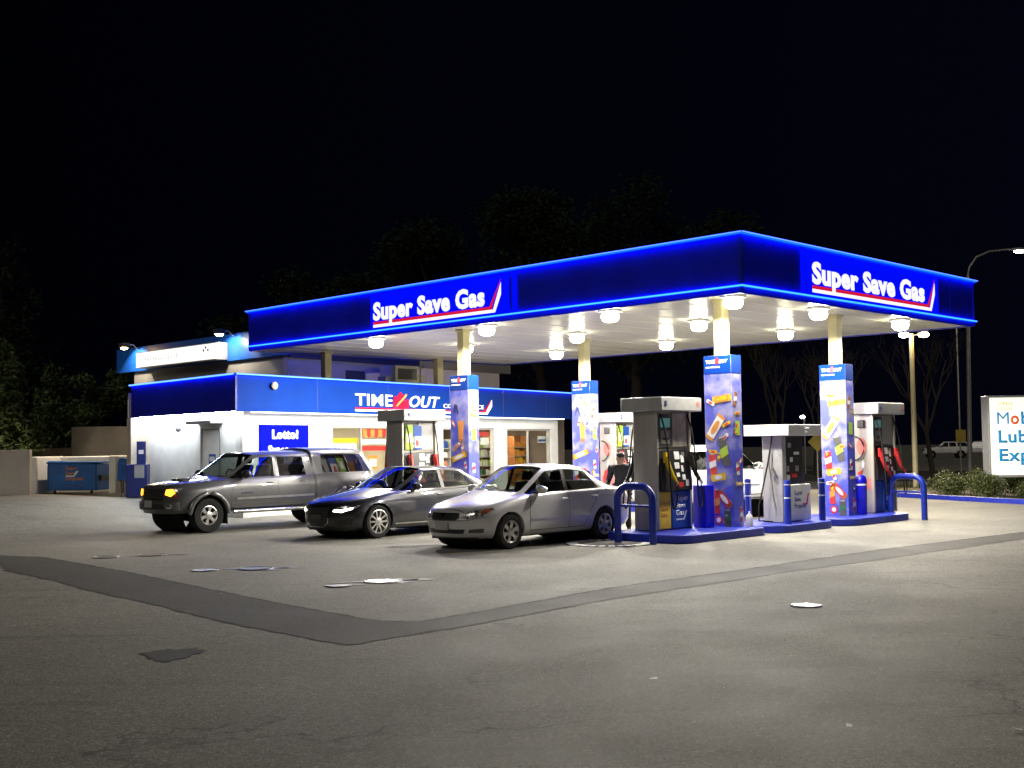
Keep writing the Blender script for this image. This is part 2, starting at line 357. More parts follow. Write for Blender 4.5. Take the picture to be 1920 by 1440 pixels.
# far street, planting bed
sheet('street', [(2, 62), (70, 30), (90, 42), (12, 80)], .01, 'road')
kl = [(11.2, 42.5), (12.6, 38.9), (13.4, 36), (14.6, 32.6), (16.4, 28.5)]
sheet('planting_bed', kl+[(40, 20), (46, 34), (14, 50)], .05, 'soil')
b = MB()
for p, q in zip(kl, kl[1:]):
    d = (Vector(q)-Vector(p)).normalized(); n = Vector((d.y, -d.x))*.2
    b.add([(p[0], p[1], 0), (q[0], q[1], 0), (q[0]-n.x, q[1]-n.y, 0), (p[0]-n.x, p[1]-n.y, 0), (p[0], p[1], .14), (q[0], q[1], .14), (q[0]-n.x, q[1]-n.y, .14), (p[0]-n.x, p[1]-n.y, .14)],
          [(0, 1, 5, 4), (4, 5, 6, 7), (3, 2, 6, 7), (0, 4, 7, 3), (1, 2, 6, 5)], 'bluepaint')
tag(b.build('bed_kerb', bevel=.02), kind='structure')

# ------------------------------------------------------------------ canopy
W_, L_, ZB, ZN, ZT = 10.43, 16.92, 4.70, 4.83, 5.85
can = thing('gas_canopy', 'big flat canopy with blue neon edged fascia over the pumps', 'canopy', UV(0, 0), TH)
b = MB(); b.box(.05, W_-.05, .05, L_-.05, ZB+.02, ZB+.12, 'soffit')
o = b.build('soffit', can)
b = MB()
for i in range(1, 18): b.box(.06, W_-.06, i*.94-.003, i*.94+.003, ZB+.014, ZB+.0195, 'soffit')
b.build('soffit_joint', can)
MB().box(.2, W_-.2, .2, L_-.2, ZT-.25, ZT-.15, 'darkband').build('roof_deck', can)
def fascia_side(P0, dx, dy, ln, nx, ny, seams):
    X = Matrix(((dx, nx, 0, P0[0]), (dy, ny, 0, P0[1]), (0, 0, 1, 0), (0, 0, 0, 1)))
    b = MB(); b.T = X; b.box(0, ln, -.06, 0, ZB-.01, ZT, 'fascia')
    for s in seams: b.box(s-.012, s+.012, 0, .008, ZN+.06, ZT-.06, 'bluepost')
    f = b.build('fascia', can)
    b = MB(); b.T = X; b.box(-.10, ln+.10, -.12, .10, ZT, ZT+.035, 'fascia'); b.build('top_lip', can, bevel=.008)
    b = MB(); b.T = X; b.box(-.06, ln+.06, .045, .075, ZT-.022, ZT-.001, 'ledblue'); b.build('glow_strip', can)
    b = MB(); b.T = X; b.box(-.09, ln+.09, .101, .112, ZT+.0, ZT+.018, 'ledsoft'); b.build('lip_light', can)
    b = MB(); b.T = X; b.box(-.05, ln+.05, .0, .012, ZN-.03, ZN-.015, 'bluepost'); b.build('neon_rail', can)
    b = MB(); b.T = X; b.tube([(-.06, .055, ZN), (ln+.06, .055, ZN)], .017, 'neon', 8); b.build('neon_tube', can)
    b = MB(); b.T = X; b.box(-.02, ln+.02, .006, .03, ZN-.011, ZN+.011, 'ledblue'); b.build('glow_strip', can)  # added emitter hidden behind the neon tube to widen its blue glow
    b = MB(); b.T = X; b.box(-.03, .02, -.03, .02, ZB, ZT, 'chrome' if False else 'bluepost'); b.build('corner_trim', can)
fascia_side((0, 0), 0, 1, L_, -1, 0, (5.75, 6.08, 13.86))
fascia_side((0, 0), 1, 0, W_, 0, -1, (1.95, 2.2, 9.1))
fascia_side((W_, 0), 0, 1, L_, 1, 0, ())
fascia_side((0, L_), 1, 0, W_, 0, 1, ())
def gas_sign(P, w, name):  # P: text plane at sign's lower left corner; sign of width w
    s = MB(); s.T = P; s.box(0, w, 0, .87, -.01, .05, 'signblue'); so = s.build('sign_panel', can, bevel=.008)
    P2 = P @ Matrix.Translation((.13, 0, .052))
    tw = w-.33
    t = MB(); t.T = P2; k = tw
    t.prism([(0, .115), (k-.34, .115), (k-.02, .80), (k-.13, .62), (k-.41, .185), (0, .185)], 0, .008, 'letterred')
    t.prism([(0, .04), (k-.22, .04), (k-.02, .44), (k-.02, .72), (k-.28, .112), (0, .112)], 0, .008, 'letter')
    t.build('stripe_emblem', so)
    text('lettering', 'Super Save Gas', .44, 'letter', P2 @ Matrix.Translation((0, .245, .002)), so, width=k-.56, bold=.045, space=1.06)
b = MB(); b.box(-.05, -.001, 6.0, 6.13, ZN+.05, ZT-.04, 'signblue'); b.box(2.16, 2.29, -.05, -.001, ZN+.05, ZT-.04, 'signblue'); b.build('lit_divider', can)
gas_sign(plane((-.0, 11.26, 4.87), (0, -1, 0), (0, 0, 1)), 5.01, 'left')
gas_sign(plane((2.39, -.0, 4.87), (1, 0, 0), (0, 0, 1)), 5.98, 'right')
cols = [(.805, 1.035), (5.32, 1.035), (.805, 8.66), (5.32, 8.66), (2.2, 16.2), (6.7, 16.2)]
for i, (u, v) in enumerate(cols):
    b = MB(); z0 = .1 if i < 4 else 3.70
    b.box(u-.12, u+.12, v-.11, v+.11, z0, ZB+.02, 'cream')
    b.box(u-.16, u+.16, v-.15, v+.15, ZB-.03, ZB+.018, 'cream')
    b.build('column', can, bevel=.012)
cl = None
where = {(0, 0): 'above the near left column by the silver car pump', (1, 0): 'behind the near left canopy column', (2, 0): 'at the far end of the canopy row nearest the left corner'}
grp = 'lamps under the gas station canopy'
ords = ['nearest', 'second nearest', 'third nearest', 'farthest']
rown = ['left fascia edge row', 'middle row', 'far row above the back edge']
for i, u in enumerate((.33, 3.55, 7.3)):
    for j, v in enumerate((.42, 3.55, 7.35, 11.5)):
        lab = 'glowing canopy lamp, %s of four in the %s' % (ords[j], rown[i])
        if cl is None:
            cl = thing('canopy_lamp', lab, 'lamp', UV(u, v, ZB+.01), TH, grp)
            b = MB(); b.box(-.19, .19, -.19, .19, -.05, -.002, 'white'); b.build('housing', cl, bevel=.01)
            b = MB(); b.lathe([(.001, -.27), (.08, -.265), (.15, -.24), (.185, -.19), (.192, -.13), (.175, -.052)], 'lampglow', 24); b.build('lens', cl)
        else: dup(cl, UV(u, v, ZB+.01), TH, lab, grp)
for i, u in enumerate((.33, 3.55, 7.3)):
    for j, v in enumerate((.42, 3.55, 7.35, 11.5)):
        lamp('canopy_lamp_light', 'SPOT', LAMP_W, (1, .94, .81), None, UV(u, v, ZB-.40), shadow_soft_size=.13, spot_size=radians(172), spot_blend=.1)

# ------------------------------------------------------------------ islands, hoops, bollards
def stadium(x0, x1, y0, y1, r, n=6):
    P = []
    for cx, cy, a0 in ((x1-r, y0+r, -pi/2), (x1-r, y1-r, 0), (x0+r, y1-r, pi/2), (x0+r, y0+r, pi)):
        P += [(cx+r*cos(a0+pi/2*i/n), cy+r*sin(a0+pi/2*i/n)) for i in range(n+1)]
    return P
for nm, x0, x1, y0, y1, lab in (('a', -1.75, 1.15, .2, 2.15, 'blue painted concrete island under the pump beside the silver car'),
                               ('p', 1.35, 3.75, .15, 1.75, 'blue painted concrete island under the white propane dispenser'),
                               ('b', 3.95, 7.05, .05, 1.65, 'blue painted concrete island under the rightmost pump'),
                               ('c', -1.75, 1.15, 7.85, 9.6, 'blue painted island behind the charcoal sedan'),
                               ('d', 4.0, 7.9, 7.7, 9.3, 'blue painted island behind the silver sedan at the back right')):
    b = MB(); b.prism(stadium(x0, x1, y0, y1, .5 if nm != 'a' else .35), 0, .16, 'bluepaint')
    o = b.build('pump_island', None, bevel=.02); o.location = UV(0, 0); o.rotation_euler = (0, 0, TH); tag(o, lab, 'island', 'blue pump islands')
def hoop(u, v0, v1, z, lab):
    t = thing('guard_hoop', lab, 'guard rail', UV(u, v0, 0), TH, 'blue guard hoops at the island ends')
    w = v1-v0; r = .26
    pts = [(0, 0, 0), (0, 0, z-r)]+[(0, r-r*cos(a), z-r+r*sin(a)) for a in [pi/2*i/7 for i in range(1, 8)]]
    pts += [(0, w-r+r*sin(a), z-r+r*cos(a)) for a in [pi/2*i/7 for i in range(0, 8)]]+[(0, w, 0)]
    MB().tube(pts, .068, 'bluepost', 14).build('hoop', t, 60)
    MB().tube([(0, .06, z-.36), (0, w-.06, z-.36)], .024, 'bluepost', 8).build('cross_bar', t, 60)
hoop(-2.05, .65, 1.47, 1.05, 'blue steel hoop at the island end by the silver car')
hoop(6.95, -.2, .62, 1.0, 'blue steel hoop at the right end beside the rightmost pump')
hoop(-2.05, 8.2, 9.1, 1.05, 'blue steel hoop behind the charcoal sedan')
bl = None
for u, v, lab in ((2.5, 1.62, 'blue bollard at the back left of the propane dispenser'), (1.98, .33, 'blue bollard in front of the propane dispenser, left of its white cabinet'), (3.45, .4, 'blue bollard between the propane dispenser and the right advert tower')):
    if bl is None:
        bl = thing('bollard', lab, 'bollard', UV(u, v, .16), TH, 'blue bollards round the propane dispenser')
        MB().lathe([(.07, 0), (.07, .86), (.062, .885), (.03, .895), (.001, .897)], 'bluepost', 16).build('post', bl, 50)
        MB().lathe([(.0715, .52), (.0715, .545)], 'white', 16).build('reflective_band', bl, 50)
        MB().lathe([(.0715, .79), (.0715, .81)], 'white', 16).build('reflective_band', bl, 50)
    else: dup(bl, UV(u, v, .16), TH, lab, 'blue bollards round the propane dispenser')

# ------------------------------------------------------------------ pumps
def stack(lines, h, m, P, parent, w, gap=1.35, align='LEFT', bold=.02):
    for i, s in enumerate(lines): text('lettering', s, h, m, P @ Matrix.Translation((0, -i*h*gap, 0)), parent, bold=bold, ext=.003, align=align, xs=w)
def make_pump(u, v, lab, left='yellow', rnoz='red', posters=False, sidered=False, num='8'):
    t = thing('fuel_pump', lab, 'fuel pump', UV(u, v, .16), TH, 'fuel pumps on the blue islands')
    Wd, Dp, H = 1.1, .58, 2.29
    b = MB(); b.box(.02, Wd-.02, .07, Dp-.07, .0, H, 'steel'); b.box(.06, Wd-.06, .1, Dp-.1, H-.01, H+.02, 'black'); cab = b.build('cabinet', t, bevel=.01)
    for x in (0, Wd-.06):
        s = MB(); s.box(x, x+.06, .0, Dp, 0, H, 'steel'); s.build('side_panel', t, bevel=.015)
    b = MB(); b.box(-.1, Wd+.1, -.2, Dp+.22, H, H+.27, 'greymetal'); hd = b.build('head', t, bevel=.02)
    text('number', num, .11, 'navy', plane((-.0, -.202, H+.10), (1, 0, 0), (0, 0, 1)), hd, bold=.03)
    MB().prism([(Wd-.02+.055*cos(pi/8+i*pi/4), H+.14+.055*sin(pi/8+i*pi/4)) for i in range(8)], 0, .004, 'pink', plane((0, -.2005, 0), (1, 0, 0), (0, 0, 1))).build('octagon_mark', hd)
    if sidered:
        s = MB(); P = plane((-.001, Dp-.08, 0), (0, -1, 0), (0, 0, 1)); s.T = P
        s.box(0, .42, .55, .80, 0, .004, 'pink'); s.box(0, .42, .02, .55, 0, .003, 'steeldull')
        s.prism([(.06, .58), (.2, .58), (.16, .8), (.22, 1.0), (.1, .95), (.04, .75)], .004, .008, 'red')
        s.prism([(.2+.13*cos(a), 1.55+.2*sin(a)) for a in [2*pi*i/16 for i in range(16)]], .0, .004, 'pink')
        s.prism([(.22, 1.25), (.27, 1.15), (.25, 1.05), (.2, 1.04), (.18, 1.12)], 0, .004, 'paper')
        s.build('side_decal', t)
        s = MB(); s.tube([(-.03, Dp-.1+.0-.25*sin(a)*1, 1.5+.28*cos(a)) for a in [pi*i/10 for i in range(11)]], .014, 'rubber', 8); s.build('side_hose', t, 60)
        s = MB(); s.box(-.05, -.002, Dp-.38, Dp-.2, 1.98, 2.16, 'greyplast'); s.build('junction_box', t, bevel=.02)
    for back in (0, 1):
        T = at(Wd, Dp, 0, pi) if back else Matrix.Identity(4)
        def mk(): q = MB(); q.T = T; return q
        lx = .44
        q = mk(); q.box(.07, lx-.01, .02, .068, .03, .74, 'yellowp' if left == 'yellow' else 'panelblue'); yp = q.build('door_panel', t, bevel=.006)
        q = mk(); q.box(lx, Wd-.07, .0, .068, .03, .74, 'panelblue'); bp = q.build('door_panel', t, bevel=.006)
        P = T @ plane((lx+.12, -.001, .56), (1, 0, 0), (0, 0, 1))
        stack(('Super', 'Save', 'Gas'), .105, 'paper', P, bp, 1.15)
        if not back:
            s = MB(); s.T = P; s.prism([(.0, -.38), (.26, -.38), (.36, -.2), (.31, -.2), (.24, -.35), (0, -.35)], 0, .004, 'paper'); s.build('stripe_emblem', bp)
        if left == 'yellow': stack(('Super', 'Save', 'Gas'), .085, 'orange', T @ plane((.12, .019, .5), (1, 0, 0), (0, 0, 1)), yp, 1.0)
        # sloping black middle section
        q = mk(); q.prism([(.068, .76), (.068, 1.55), (.03, 1.55), (-.06, .95), (-.06, .76)], .07, Wd-.07, 'black', Matrix(((0, 0, 1, 0), (1, 0, 0, 0), (0, 1, 0, 0), (0, 0, 0, 1))))
        kp = q.build('keypad_panel', t, bevel=.01)
        q = mk()
        def onslope(x, z): return (x, -.06-.003+(z-.95)*.15 if z > .95 else -.063, z)
        for x, z, w, h, m in ((.55, 1.36, .16, .15, 'paper'), (.74, 1.30, .10, .14, 'paper'), (.52, 1.18, .15, .12, 'paper'), (.72, 1.12, .07, .12, 'paper'), (.55, 1.02, .10, .08, 'paper'), (.72, .96, .10, .10, 'paper'), (.6, .82, .14, .1, 'red' if rnoz == 'red' else 'paper'), (.82, .84, .1, .12, 'paper'), (.78, 1.42, .1, .08, 'steeldull')):
            a = onslope(x, z); c = onslope(x, z+h)
            q = mk(); q.add([a, (x+w, a[1], a[2]), (x+w, c[1], c[2]), c], [(0, 1, 2, 3)], m); q.build('label_plate', kp)
        pass
        # upper section
        q = mk(); q.box(.10, .50, .03, .07, 1.6, H-.06, 'greyplast'); q.box(.54, Wd-.09, .04, .07, 1.6, H-.03, 'greymetal' if sidered or posters else 'steel'); up = q.build('upper_panel', t, bevel=.008)
        q = mk(); q.box(.15, .45, .022, .032, 1.98, 2.16, 'screen'); q.build('display', up)
        q = mk(); q.box(.16, .44, .02, .031, 1.66, 1.92, 'steeldull'); q.box(.2, .4, .014, .021, 1.74, 1.78, 'black'); q.build('card_reader', up, bevel=.005)
        if posters:
            q = mk(); q.box(.12, .34, .012, .021, 1.62, 2.2, 'green'); q.box(.38, .62, .012, .021, 1.62, 2.18, 'panelblue'); q.box(.40, .60, .008, .0118, 1.66, 1.92, 'paper')
            q.box(.43, .52, .004, .0078, 1.7, 1.84, 'red'); q.box(.17, .29, .006, .0118, 1.78, 2.0, 'paper'); q.build('poster', up)
        # nozzles and hoses
        for x, m, side in ((.2, 'yellow' if left == 'yellow' else rnoz, -1), (.98, 'black' if left == 'yellow' else rnoz, 1)):
            q = mk()
            q.tube([(x, -.07, 1.42), (x+.01, -.10, 1.25), (x+.05, -.16, 1.06), (x+.1, -.2, .96)], [.05, .05, .045, .035], m, 10)
            q.tube([(x+.1, -.2, .96), (x+.15, -.22, .9), (x+.2, -.16, .86)], [.03, .022, .012], m if m != 'black' else 'steeldull', 8)
            q.box(x-.05, x+.06, -.09, -.03, 1.3, 1.5, m)
            nz = q.build('nozzle', t, 60)
            q = mk(); hx = x+side*.04
            pts = []
            for i in range(15):
                a = i/14; z = 2.2-1.75*sin(pi*min(1, a*1.0)*.5)**.8 if a < .62 else None
            ctrl = [(hx, .03, H-.06), (hx-.03, -.10, 1.9), (hx-.05, -.2, 1.3), (hx-.02, -.22, .7), (hx+.06, -.21, .42), (hx+.14, -.22, .55), (x+.12, -.22, .85)]
            for i in range(len(ctrl)-1):
                p0, p1, p2, p3 = [Vector(ctrl[max(0, min(len(ctrl)-1, i+k))]) for k in (-1, 0, 1, 2)]
                for s_ in range(5):
                    tt = s_/5; pts.append(.5*((2*p1)+(p2-p0)*tt+(2*p0-5*p1+4*p2-p3)*tt*tt+(3*p1-p0-3*p2+p3)*tt**3))
            pts.append(Vector(ctrl[-1]))
            q.tube(pts, .016, 'rubber', 8); q.build('hose', nz, 60)
    return t
make_pump(-1.08, 1.27, 'stainless fuel pump with yellow and blue doors beside the silver sedan')
make_pump(6.3, .68, 'fuel pump with red nozzles right of the right advert tower, nearest the street', left='blue', sidered=True, num='6')
make_pump(-1.17, 8.7, 'fuel pump with green and blue posters behind the charcoal sedan', left='blue', posters=True, num='4')
make_pump(6.34, 8.45, 'fuel pump at the back right with a red flame decal, partly behind the person', left='blue', posters=True, sidered=True, num='2')

# propane dispenser
pr = thing('propane_dispenser', 'white topped propane dispenser with a white cabinet between two advert towers', 'propane dispenser', UV(2.28, .62, .16), TH)
MB().box(0, .16, 0, .48, 0, 1.80, 'greymetal').build('pedestal', pr, bevel=.015)
MB().box(.162, .92, .06, .42, .78, 1.79, 'black').build('meter_housing', pr, bevel=.01)
b = MB(); b.box(-.22, 1.05, -.3, .78, 1.80, 2.03, 'white'); hd = b.build('head', pr, bevel=.012)
text('lettering', 'Super', .05, 'faint', plane((.42, -.302, 1.935), (1, 0, 0), (0, 0, 1)), hd)
text('lettering', 'Save', .05, 'faint', plane((.42, -.302, 1.86), (1, 0, 0), (0, 0, 1)), hd)
b = MB(); b.box(.18, 1.0, -.06, .5, .02, .78, 'white'); bx = b.build('tank_cabinet', pr, bevel=.02)
stack(('Super', 'Save', 'Propane'), .10, 'navy', plane((.34, -.0615, .56), (1, 0, 0), (0, 0, 1)), bx, .95)
MB().prism([(.45, -.22), (.62, -.22), (.70, .02), (.65, .02), (.58, -.18), (.45, -.18)], 0, .003, 'red', plane((.22, -.0615, .56), (1, 0, 0), (0, 0, 1))).build('stripe_emblem', bx)
b = MB()
for x, z, w, h, m in ((.32, 1.55, .12, .1, 'greymetal'), (.55, 1.4, .2, .06, 'paper'), (.4, 1.25, .1, .1, 'paper'), (.6, 1.05, .12, .12, 'steeldull'), (.25, 1.05, .1, .12, 'steeldull'), (.45, .92, .2, .08, 'red'), (.25, .88, .12, .1, 'paper')):
    b.box(x, x+w, .05, .0595, z, z+h, m)
b.build('gauge', pr)
for s, x0 in ((-1, -.05), (1, .95)):
    b = MB(); b.tube([(x0, .2, 1.8), (x0+s*.05, .2, 1.6), (x0+s*.16, .22, 1.2), (x0+s*.30, .25, .75), (x0+s*.42, .28, .35), (x0+s*.40, .3, .06), (x0+s*.2, .1, .03)], .017, 'rubber', 8); b.build('hose', pr, 60)
b = MB(); b.tube([(-.02, .3, 1.5), (-.05, .3, 1.2), (-.04, .25, .9), (-.06, .2, .55), (-.04, .15, .25)], .02, 'steeldull', 8); b.tube([(-.03, .12, .95), (-.1, .1, 1.0), (-.12, .16, 1.12)], .03, 'steeldull', 8); b.build('valve_pipe', pr, 60)

# ------------------------------------------------------------------ advert towers round the columns
def advert(u, v, lab, seed, lay):
    rnd = random.Random(seed); t = thing('advert_tower', lab, 'advert column', UV(u, v, .16), TH, 'advert towers round the canopy columns')
    hw, hd, H = .175, .325, 3.42
    MB().box(-hw, hw, -hd, hd, 0, H, 'skyprint').build('casing', t, bevel=.006)
    for face in range(3):
        if face == 0: P = plane((-hw-.002, hd, 0), (0, -1, 0), (0, 0, 1)); w = 2*hd
        elif face == 1: P = plane((-hw, -hd-.002, 0), (1, 0, 0), (0, 0, 1)); w = 2*hw
        else: P = plane((hw+.002, -hd, 0), (0, 1, 0), (0, 0, 1)); w = 2*hd
        q = MB(); q.T = P; q.box(.002, w-.002, H-.36, H-.003, -.001, .003, 'panelblue' if False else 'storeblue'); hdp = q.build('header_panel', t)
        if face != 1:
            text('lettering', 'TIME', .075, 'paper', P @ Matrix.Translation((.05, H-.16, .004)), hdp, width=.22, bold=.03, ext=.002)
            text('lettering', 'OUT', .075, 'paper', P @ Matrix.Translation((.37, H-.16, .004)), hdp, width=.2, bold=.03, ext=.002, shear=.2)
            q = MB(); q.T = P; q.prism([(.28, H-.17), (.36, H-.17), (.36, H-.06), (.32, H-.04), (.28, H-.08)], .004, .006, 'red'); q.build('star_emblem', hdp)
            text('lettering', 'CONVENIENCE', .035, 'paper', P @ Matrix.Translation((.05, H-.25, .004)), hdp, width=.34, bold=.01, ext=.002)
        q = MB(); q.T = P
        sc_ = 1.0 if face == 1 else 1.18
        def flush():
            nonlocal q
            if q.v: q.build('printed_product', t)
            q = MB(); q.T = P
        def bar(cx, cz, L, h, ang, body, lab_, ends=None):
            X = Matrix.Translation((cx, cz, 0)) @ Matrix.Rotation(ang, 4, 'Z'); L *= sc_; h *= sc_
            q.prism([(-L/2, -h/2), (L/2, -h/2), (L/2+.02, 0), (L/2, h/2), (-L/2, h/2), (-L/2-.02, 0)], .001, .005, ends or body, X)
            q.prism([(-L/2+.05, -h/2*.95), (L/2-.05, -h/2*.95), (L/2-.05, h/2*.95), (-L/2+.05, h/2*.95)], .005, .007, body, X)
            q.prism([(L*.3*cos(a), h*.3*sin(a)) for a in [2*pi*i/14 for i in range(14)]], .007, .009, lab_, X); flush()
        def can_(cx, cz, r, h, ang, body, band):
            X = Matrix.Translation((cx, cz, 0)) @ Matrix.Rotation(ang, 4, 'Z'); r *= sc_; h *= sc_
            q.prism([(-r*.8, -h/2), (r*.8, -h/2), (r, -h/2+.03), (r, h/2-.04), (r*.7, h/2), (-r*.7, h/2), (-r, h/2-.04), (-r, -h/2+.03)], .001, .005, body, X)
            q.prism([(-r, -h*.22), (r, -h*.12), (r, h*.18), (-r, h*.08)], .005, .007, band, X)
            q.prism([(-r*.7, h/2-.03), (r*.7, h/2-.03), (r*.6, h/2), (-r*.6, h/2)], .005, .007, 'steeldull', X); flush()
        flush()
        for k in range(7 if face != 1 else 4):
            cx = rnd.uniform(.08, w-.08); cz = rnd.uniform(.15, 2.9); m1, m2 = rnd.choice((('paper', 'red'), ('navy', 'paper'), ('orange', 'brown'), ('yellow', 'red'), ('pink', 'paper'), ('brown', 'yellow')))
            if k % 2: can_(cx, cz, .032, .16, rnd.uniform(-.6, .6), m1, m2)
            else: bar(cx, cz, .15, .06, rnd.uniform(-1, 1), m1, m2)
        if face == 1:
            q.box(.1, .26, 1.82, 2.1, .001, .004, 'green'); flush(); can_(.16, 1.15, .05, .25, .1, 'paper', 'red'); bar(.2, .85, .2, .07, 0, 'yellow', 'paper'); can_(.12, 2.55, .05, .3, -.3, 'brown', 'paper'); can_(.24, .25, .04, .3, 0, 'red', 'paper')
        elif lay == 0:
            bar(.42, 2.55, .36, .12, .12, 'orange', 'yellow', 'yellow'); bar(.25, 1.98, .46, .17, .95, 'paper', 'orange', 'orange'); can_(.45, 1.5, .08, .5, .22, 'greyplast', 'green')
            can_(.17, 1.25, .07, .36, .08, 'red', 'paper'); bar(.3, .98, .28, .12, .15, 'yellow', 'paper'); bar(.43, .55, .36, .13, -.8, 'red', 'paper', 'brown'); can_(.25, .5, .055, .42, 0, 'red', 'orange')
            can_(.5, .17, .07, .3, 0, 'greyplast', 'darkgreen'); q.prism([(.28+.09*cos(2*pi*i/14), .13+.09*sin(2*pi*i/14)) for i in range(14)], .001, .004, 'red'); q.prism([(.28+.05*cos(2*pi*i/14), .13+.05*sin(2*pi*i/14)) for i in range(14)], .004, .006, 'paper'); flush()
        else:
            q.prism([(.3, 1.75), (.45, 1.75), (.48, 2.3), (.27, 2.3)], .001, .004, 'orange'); q.prism([(.3, 1.75), (.45, 1.75), (.455, 1.85), (.295, 1.85)], .004, .006, 'brown'); flush(); bar(.3, 1.42, .5, .12, .3, 'yellow', 'paper', 'brown')
            can_(.15, .8, .06, .36, .1, 'paper', 'red'); can_(.4, .8, .07, .45, 0, 'red', 'paper'); q.prism([(.1, 2.45), (.2, 2.6), (.3, 2.45), (.25, 2.7), (.15, 2.72)], .001, .004, 'navy'); flush(); bar(.3, .35, .4, .14, -.4, 'orange', 'paper')
        flush()
advert(.805, 1.035, 'tall sky print advert tower right of the stainless pump with yellow doors', 1, 0)
advert(5.32, 1.035, 'tall sky print advert tower left of the rightmost pump', 2, 0)
advert(.805, 8.66, 'sky print advert tower in front of the store sign, behind the charcoal sedan', 3, 1)
advert(5.32, 8.66, 'sky print advert tower at the right end of the store, behind the silver sedan', 4, 1)
# bins and jug
b = MB(); b.box(-.14, .14, -.16, .16, 0, .84, 'binblue'); o = b.build('waste_bin', None, bevel=.02); o.location = UV(.27, 1.18, .16); o.rotation_euler = (0, 0, TH)
tag(o, 'square bright blue bin between the stainless pump and its advert tower', 'bin')
bb = thing('waste_bin', 'round blue bin beside the right advert tower with a paper towel at its rim', 'bin', UV(5.72, .72, .16), TH)
MB().lathe([(.001, 0), (.13, 0), (.14, .72), (.145, .74), (.12, .86), (.05, .9), (.001, .905)], 'binblue', 18).build('drum', bb, 50)
MB().lathe([(.147, .66), (.15, .70)], 'paper', 18).build('paper_towel', bb)
j = MB(); j.lathe([(.001, 0), (.07, .0), (.075, .16), (.055, .22), (.02, .26), (.02, .30), (.001, .30)], 'white', 14); o = j.build('jug', None, 50); o.location = UV(1.02, .62, .16); tag(o, 'small white plastic jug at the foot of the near advert tower', 'jug')

# ------------------------------------------------------------------ store
SA = atan2(.82968, .55824)
st = thing('convenience_store', 'low white convenience store with blue fascia behind the parked cars', 'store', (-7.24, 31, 0), SA)
SM = Matrix.Translation((-7.24, 31, 0)) @ Matrix.Rotation(SA, 4, 'Z')
LF = Matrix(((.2536, -.9673, 0, 0), (.9673, .2536, 0, 0), (0, 0, 1, 0), (0, 0, 0, 1)))   # left wall frame: x along the wall, y outward
TU = SM.inverted() @ Matrix.Translation(UV(0, 0)) @ Matrix.Rotation(TH, 4, 'Z')
FB, FT = 2.84, 3.81
# front wall with openings
ops = [(4.3, 7.0, .55, 2.5), (9.66, 12.66, .1, 2.48), (13.43, 16.37, .35, 2.46)]
b = MB(); x = .70
for a, c, z0, z1 in ops:
    b.box(x, a, .55, .75, -.1, 2.95, 'wall'); b.box(a, c, .55, .75, z1, 2.95, 'wall'); b.box(a, c, .55, .75, -.1, z0, 'wall'); x = c
b.box(x, 16.87, .55, .75, -.1, 2.95, 'wall'); b.build('front_wall', st)
b = MB(); b.box(16.87, 18.4, 1.2, 1.4, -.1, 2.95, 'walldark'); b.box(16.7, 16.9, .76, 6, -.1, 2.95, 'walldark'); b.build('recess_wall', st)
b = MB(); b.T = LF
b.box(.6, 1.88, -.75, -.55, -.1, 2.95, 'wall'); b.box(2.99, 6.45, -.75, -.55, -.1, 2.95, 'wall'); b.box(1.88, 2.99, -.75, -.55, 2.42, 2.95, 'wall'); b.build('side_wall', st)
b = MB(); b.T = LF; b.box(6.45, 6.75, -.75, .02, -.1, 2.83, 'wallbeige'); b.build('wing_wall', st)
b = MB(); b.T = LF; b.box(1.9, 2.97, -.66, -.58, 0, 2.4, 'white'); d = b.build('side_door', st)
b = MB(); b.T = LF; b.box(2.2, 2.6, -.579, -.572, 1.45, 1.72, 'panelblue'); b.box(2.25, 2.55, -.5715, -.568, 1.52, 1.65, 'paper'); b.build('notice', d)
b = MB(); b.T = LF; b.box(1.96, 2.0, -.58, -.52, 1.0, 1.14, 'steel'); b.build('handle', d)
b = MB(); b.T = LF
for a in ((1.84, 1.9), (2.97, 3.03)): b.box(a[0], a[1], -.76, -.52, 0, 2.46, 'greymetal')
b.build('door_frame', st)
b = MB(); b.T = LF; b.prism([(1.7, -.55), (3.2, -.55), (3.2, -.15), (1.7, -.15)], 2.56, 2.66, 'greymetal'); b.build('door_hood', st, bevel=.02)
b = MB(); b.T = LF; b.ball((4.3, -.46, 2.45), .08, 'greyplast'); b.box(4.25, 4.35, -.55, -.45, 2.45, 2.6, 'white'); b.build('security_camera', st)
# fascia
b = MB(); b.box(0, 16.95, 0, .06, FB, FT, 'storeblue'); b.box(16.89, 16.95, .06, 2.2, FB, FT, 'storeblue')
for s in (3.1, 6.2, 9.3, 12.4, 15.2): b.box(s-.006, s+.006, -.003, .0, FB, FT, 'bluepost')
fa = b.build('front_fascia', st)
b = MB(); b.T = LF; b.box(.0, 6.48, -.06, 0, FB, FT, 'fascia'); b.box(6.42, 6.48, -1.4, -.06, FB, FT, 'fascia'); b.build('side_fascia', st)
b = MB(); b.box(-.03, 17, -.06, .04, FT, FT+.03, 'storeblue'); b.build('front_lip', st)
b = MB(); b.box(-.02, 16.98, -.075, -.062, FT-.01, FT+.026, 'ledlight'); b.box(0, 16.95, -.05, -.03, FT-.012, FT-.002, 'ledblue'); b.build('glow_strip', st)
b = MB(); b.T = LF; b.box(-.03, 6.5, -.04, .06, FT+.001, FT+.03, 'fascia'); b.build('side_lip', st)
b = MB(); b.T = LF; b.box(-.02, 6.5, .062, .075, FT-.01, FT+.028, 'ledlight'); b.box(0, 6.48, .02, .05, FT-.016, FT-.004, 'ledblue'); b.build('glow_strip', st)
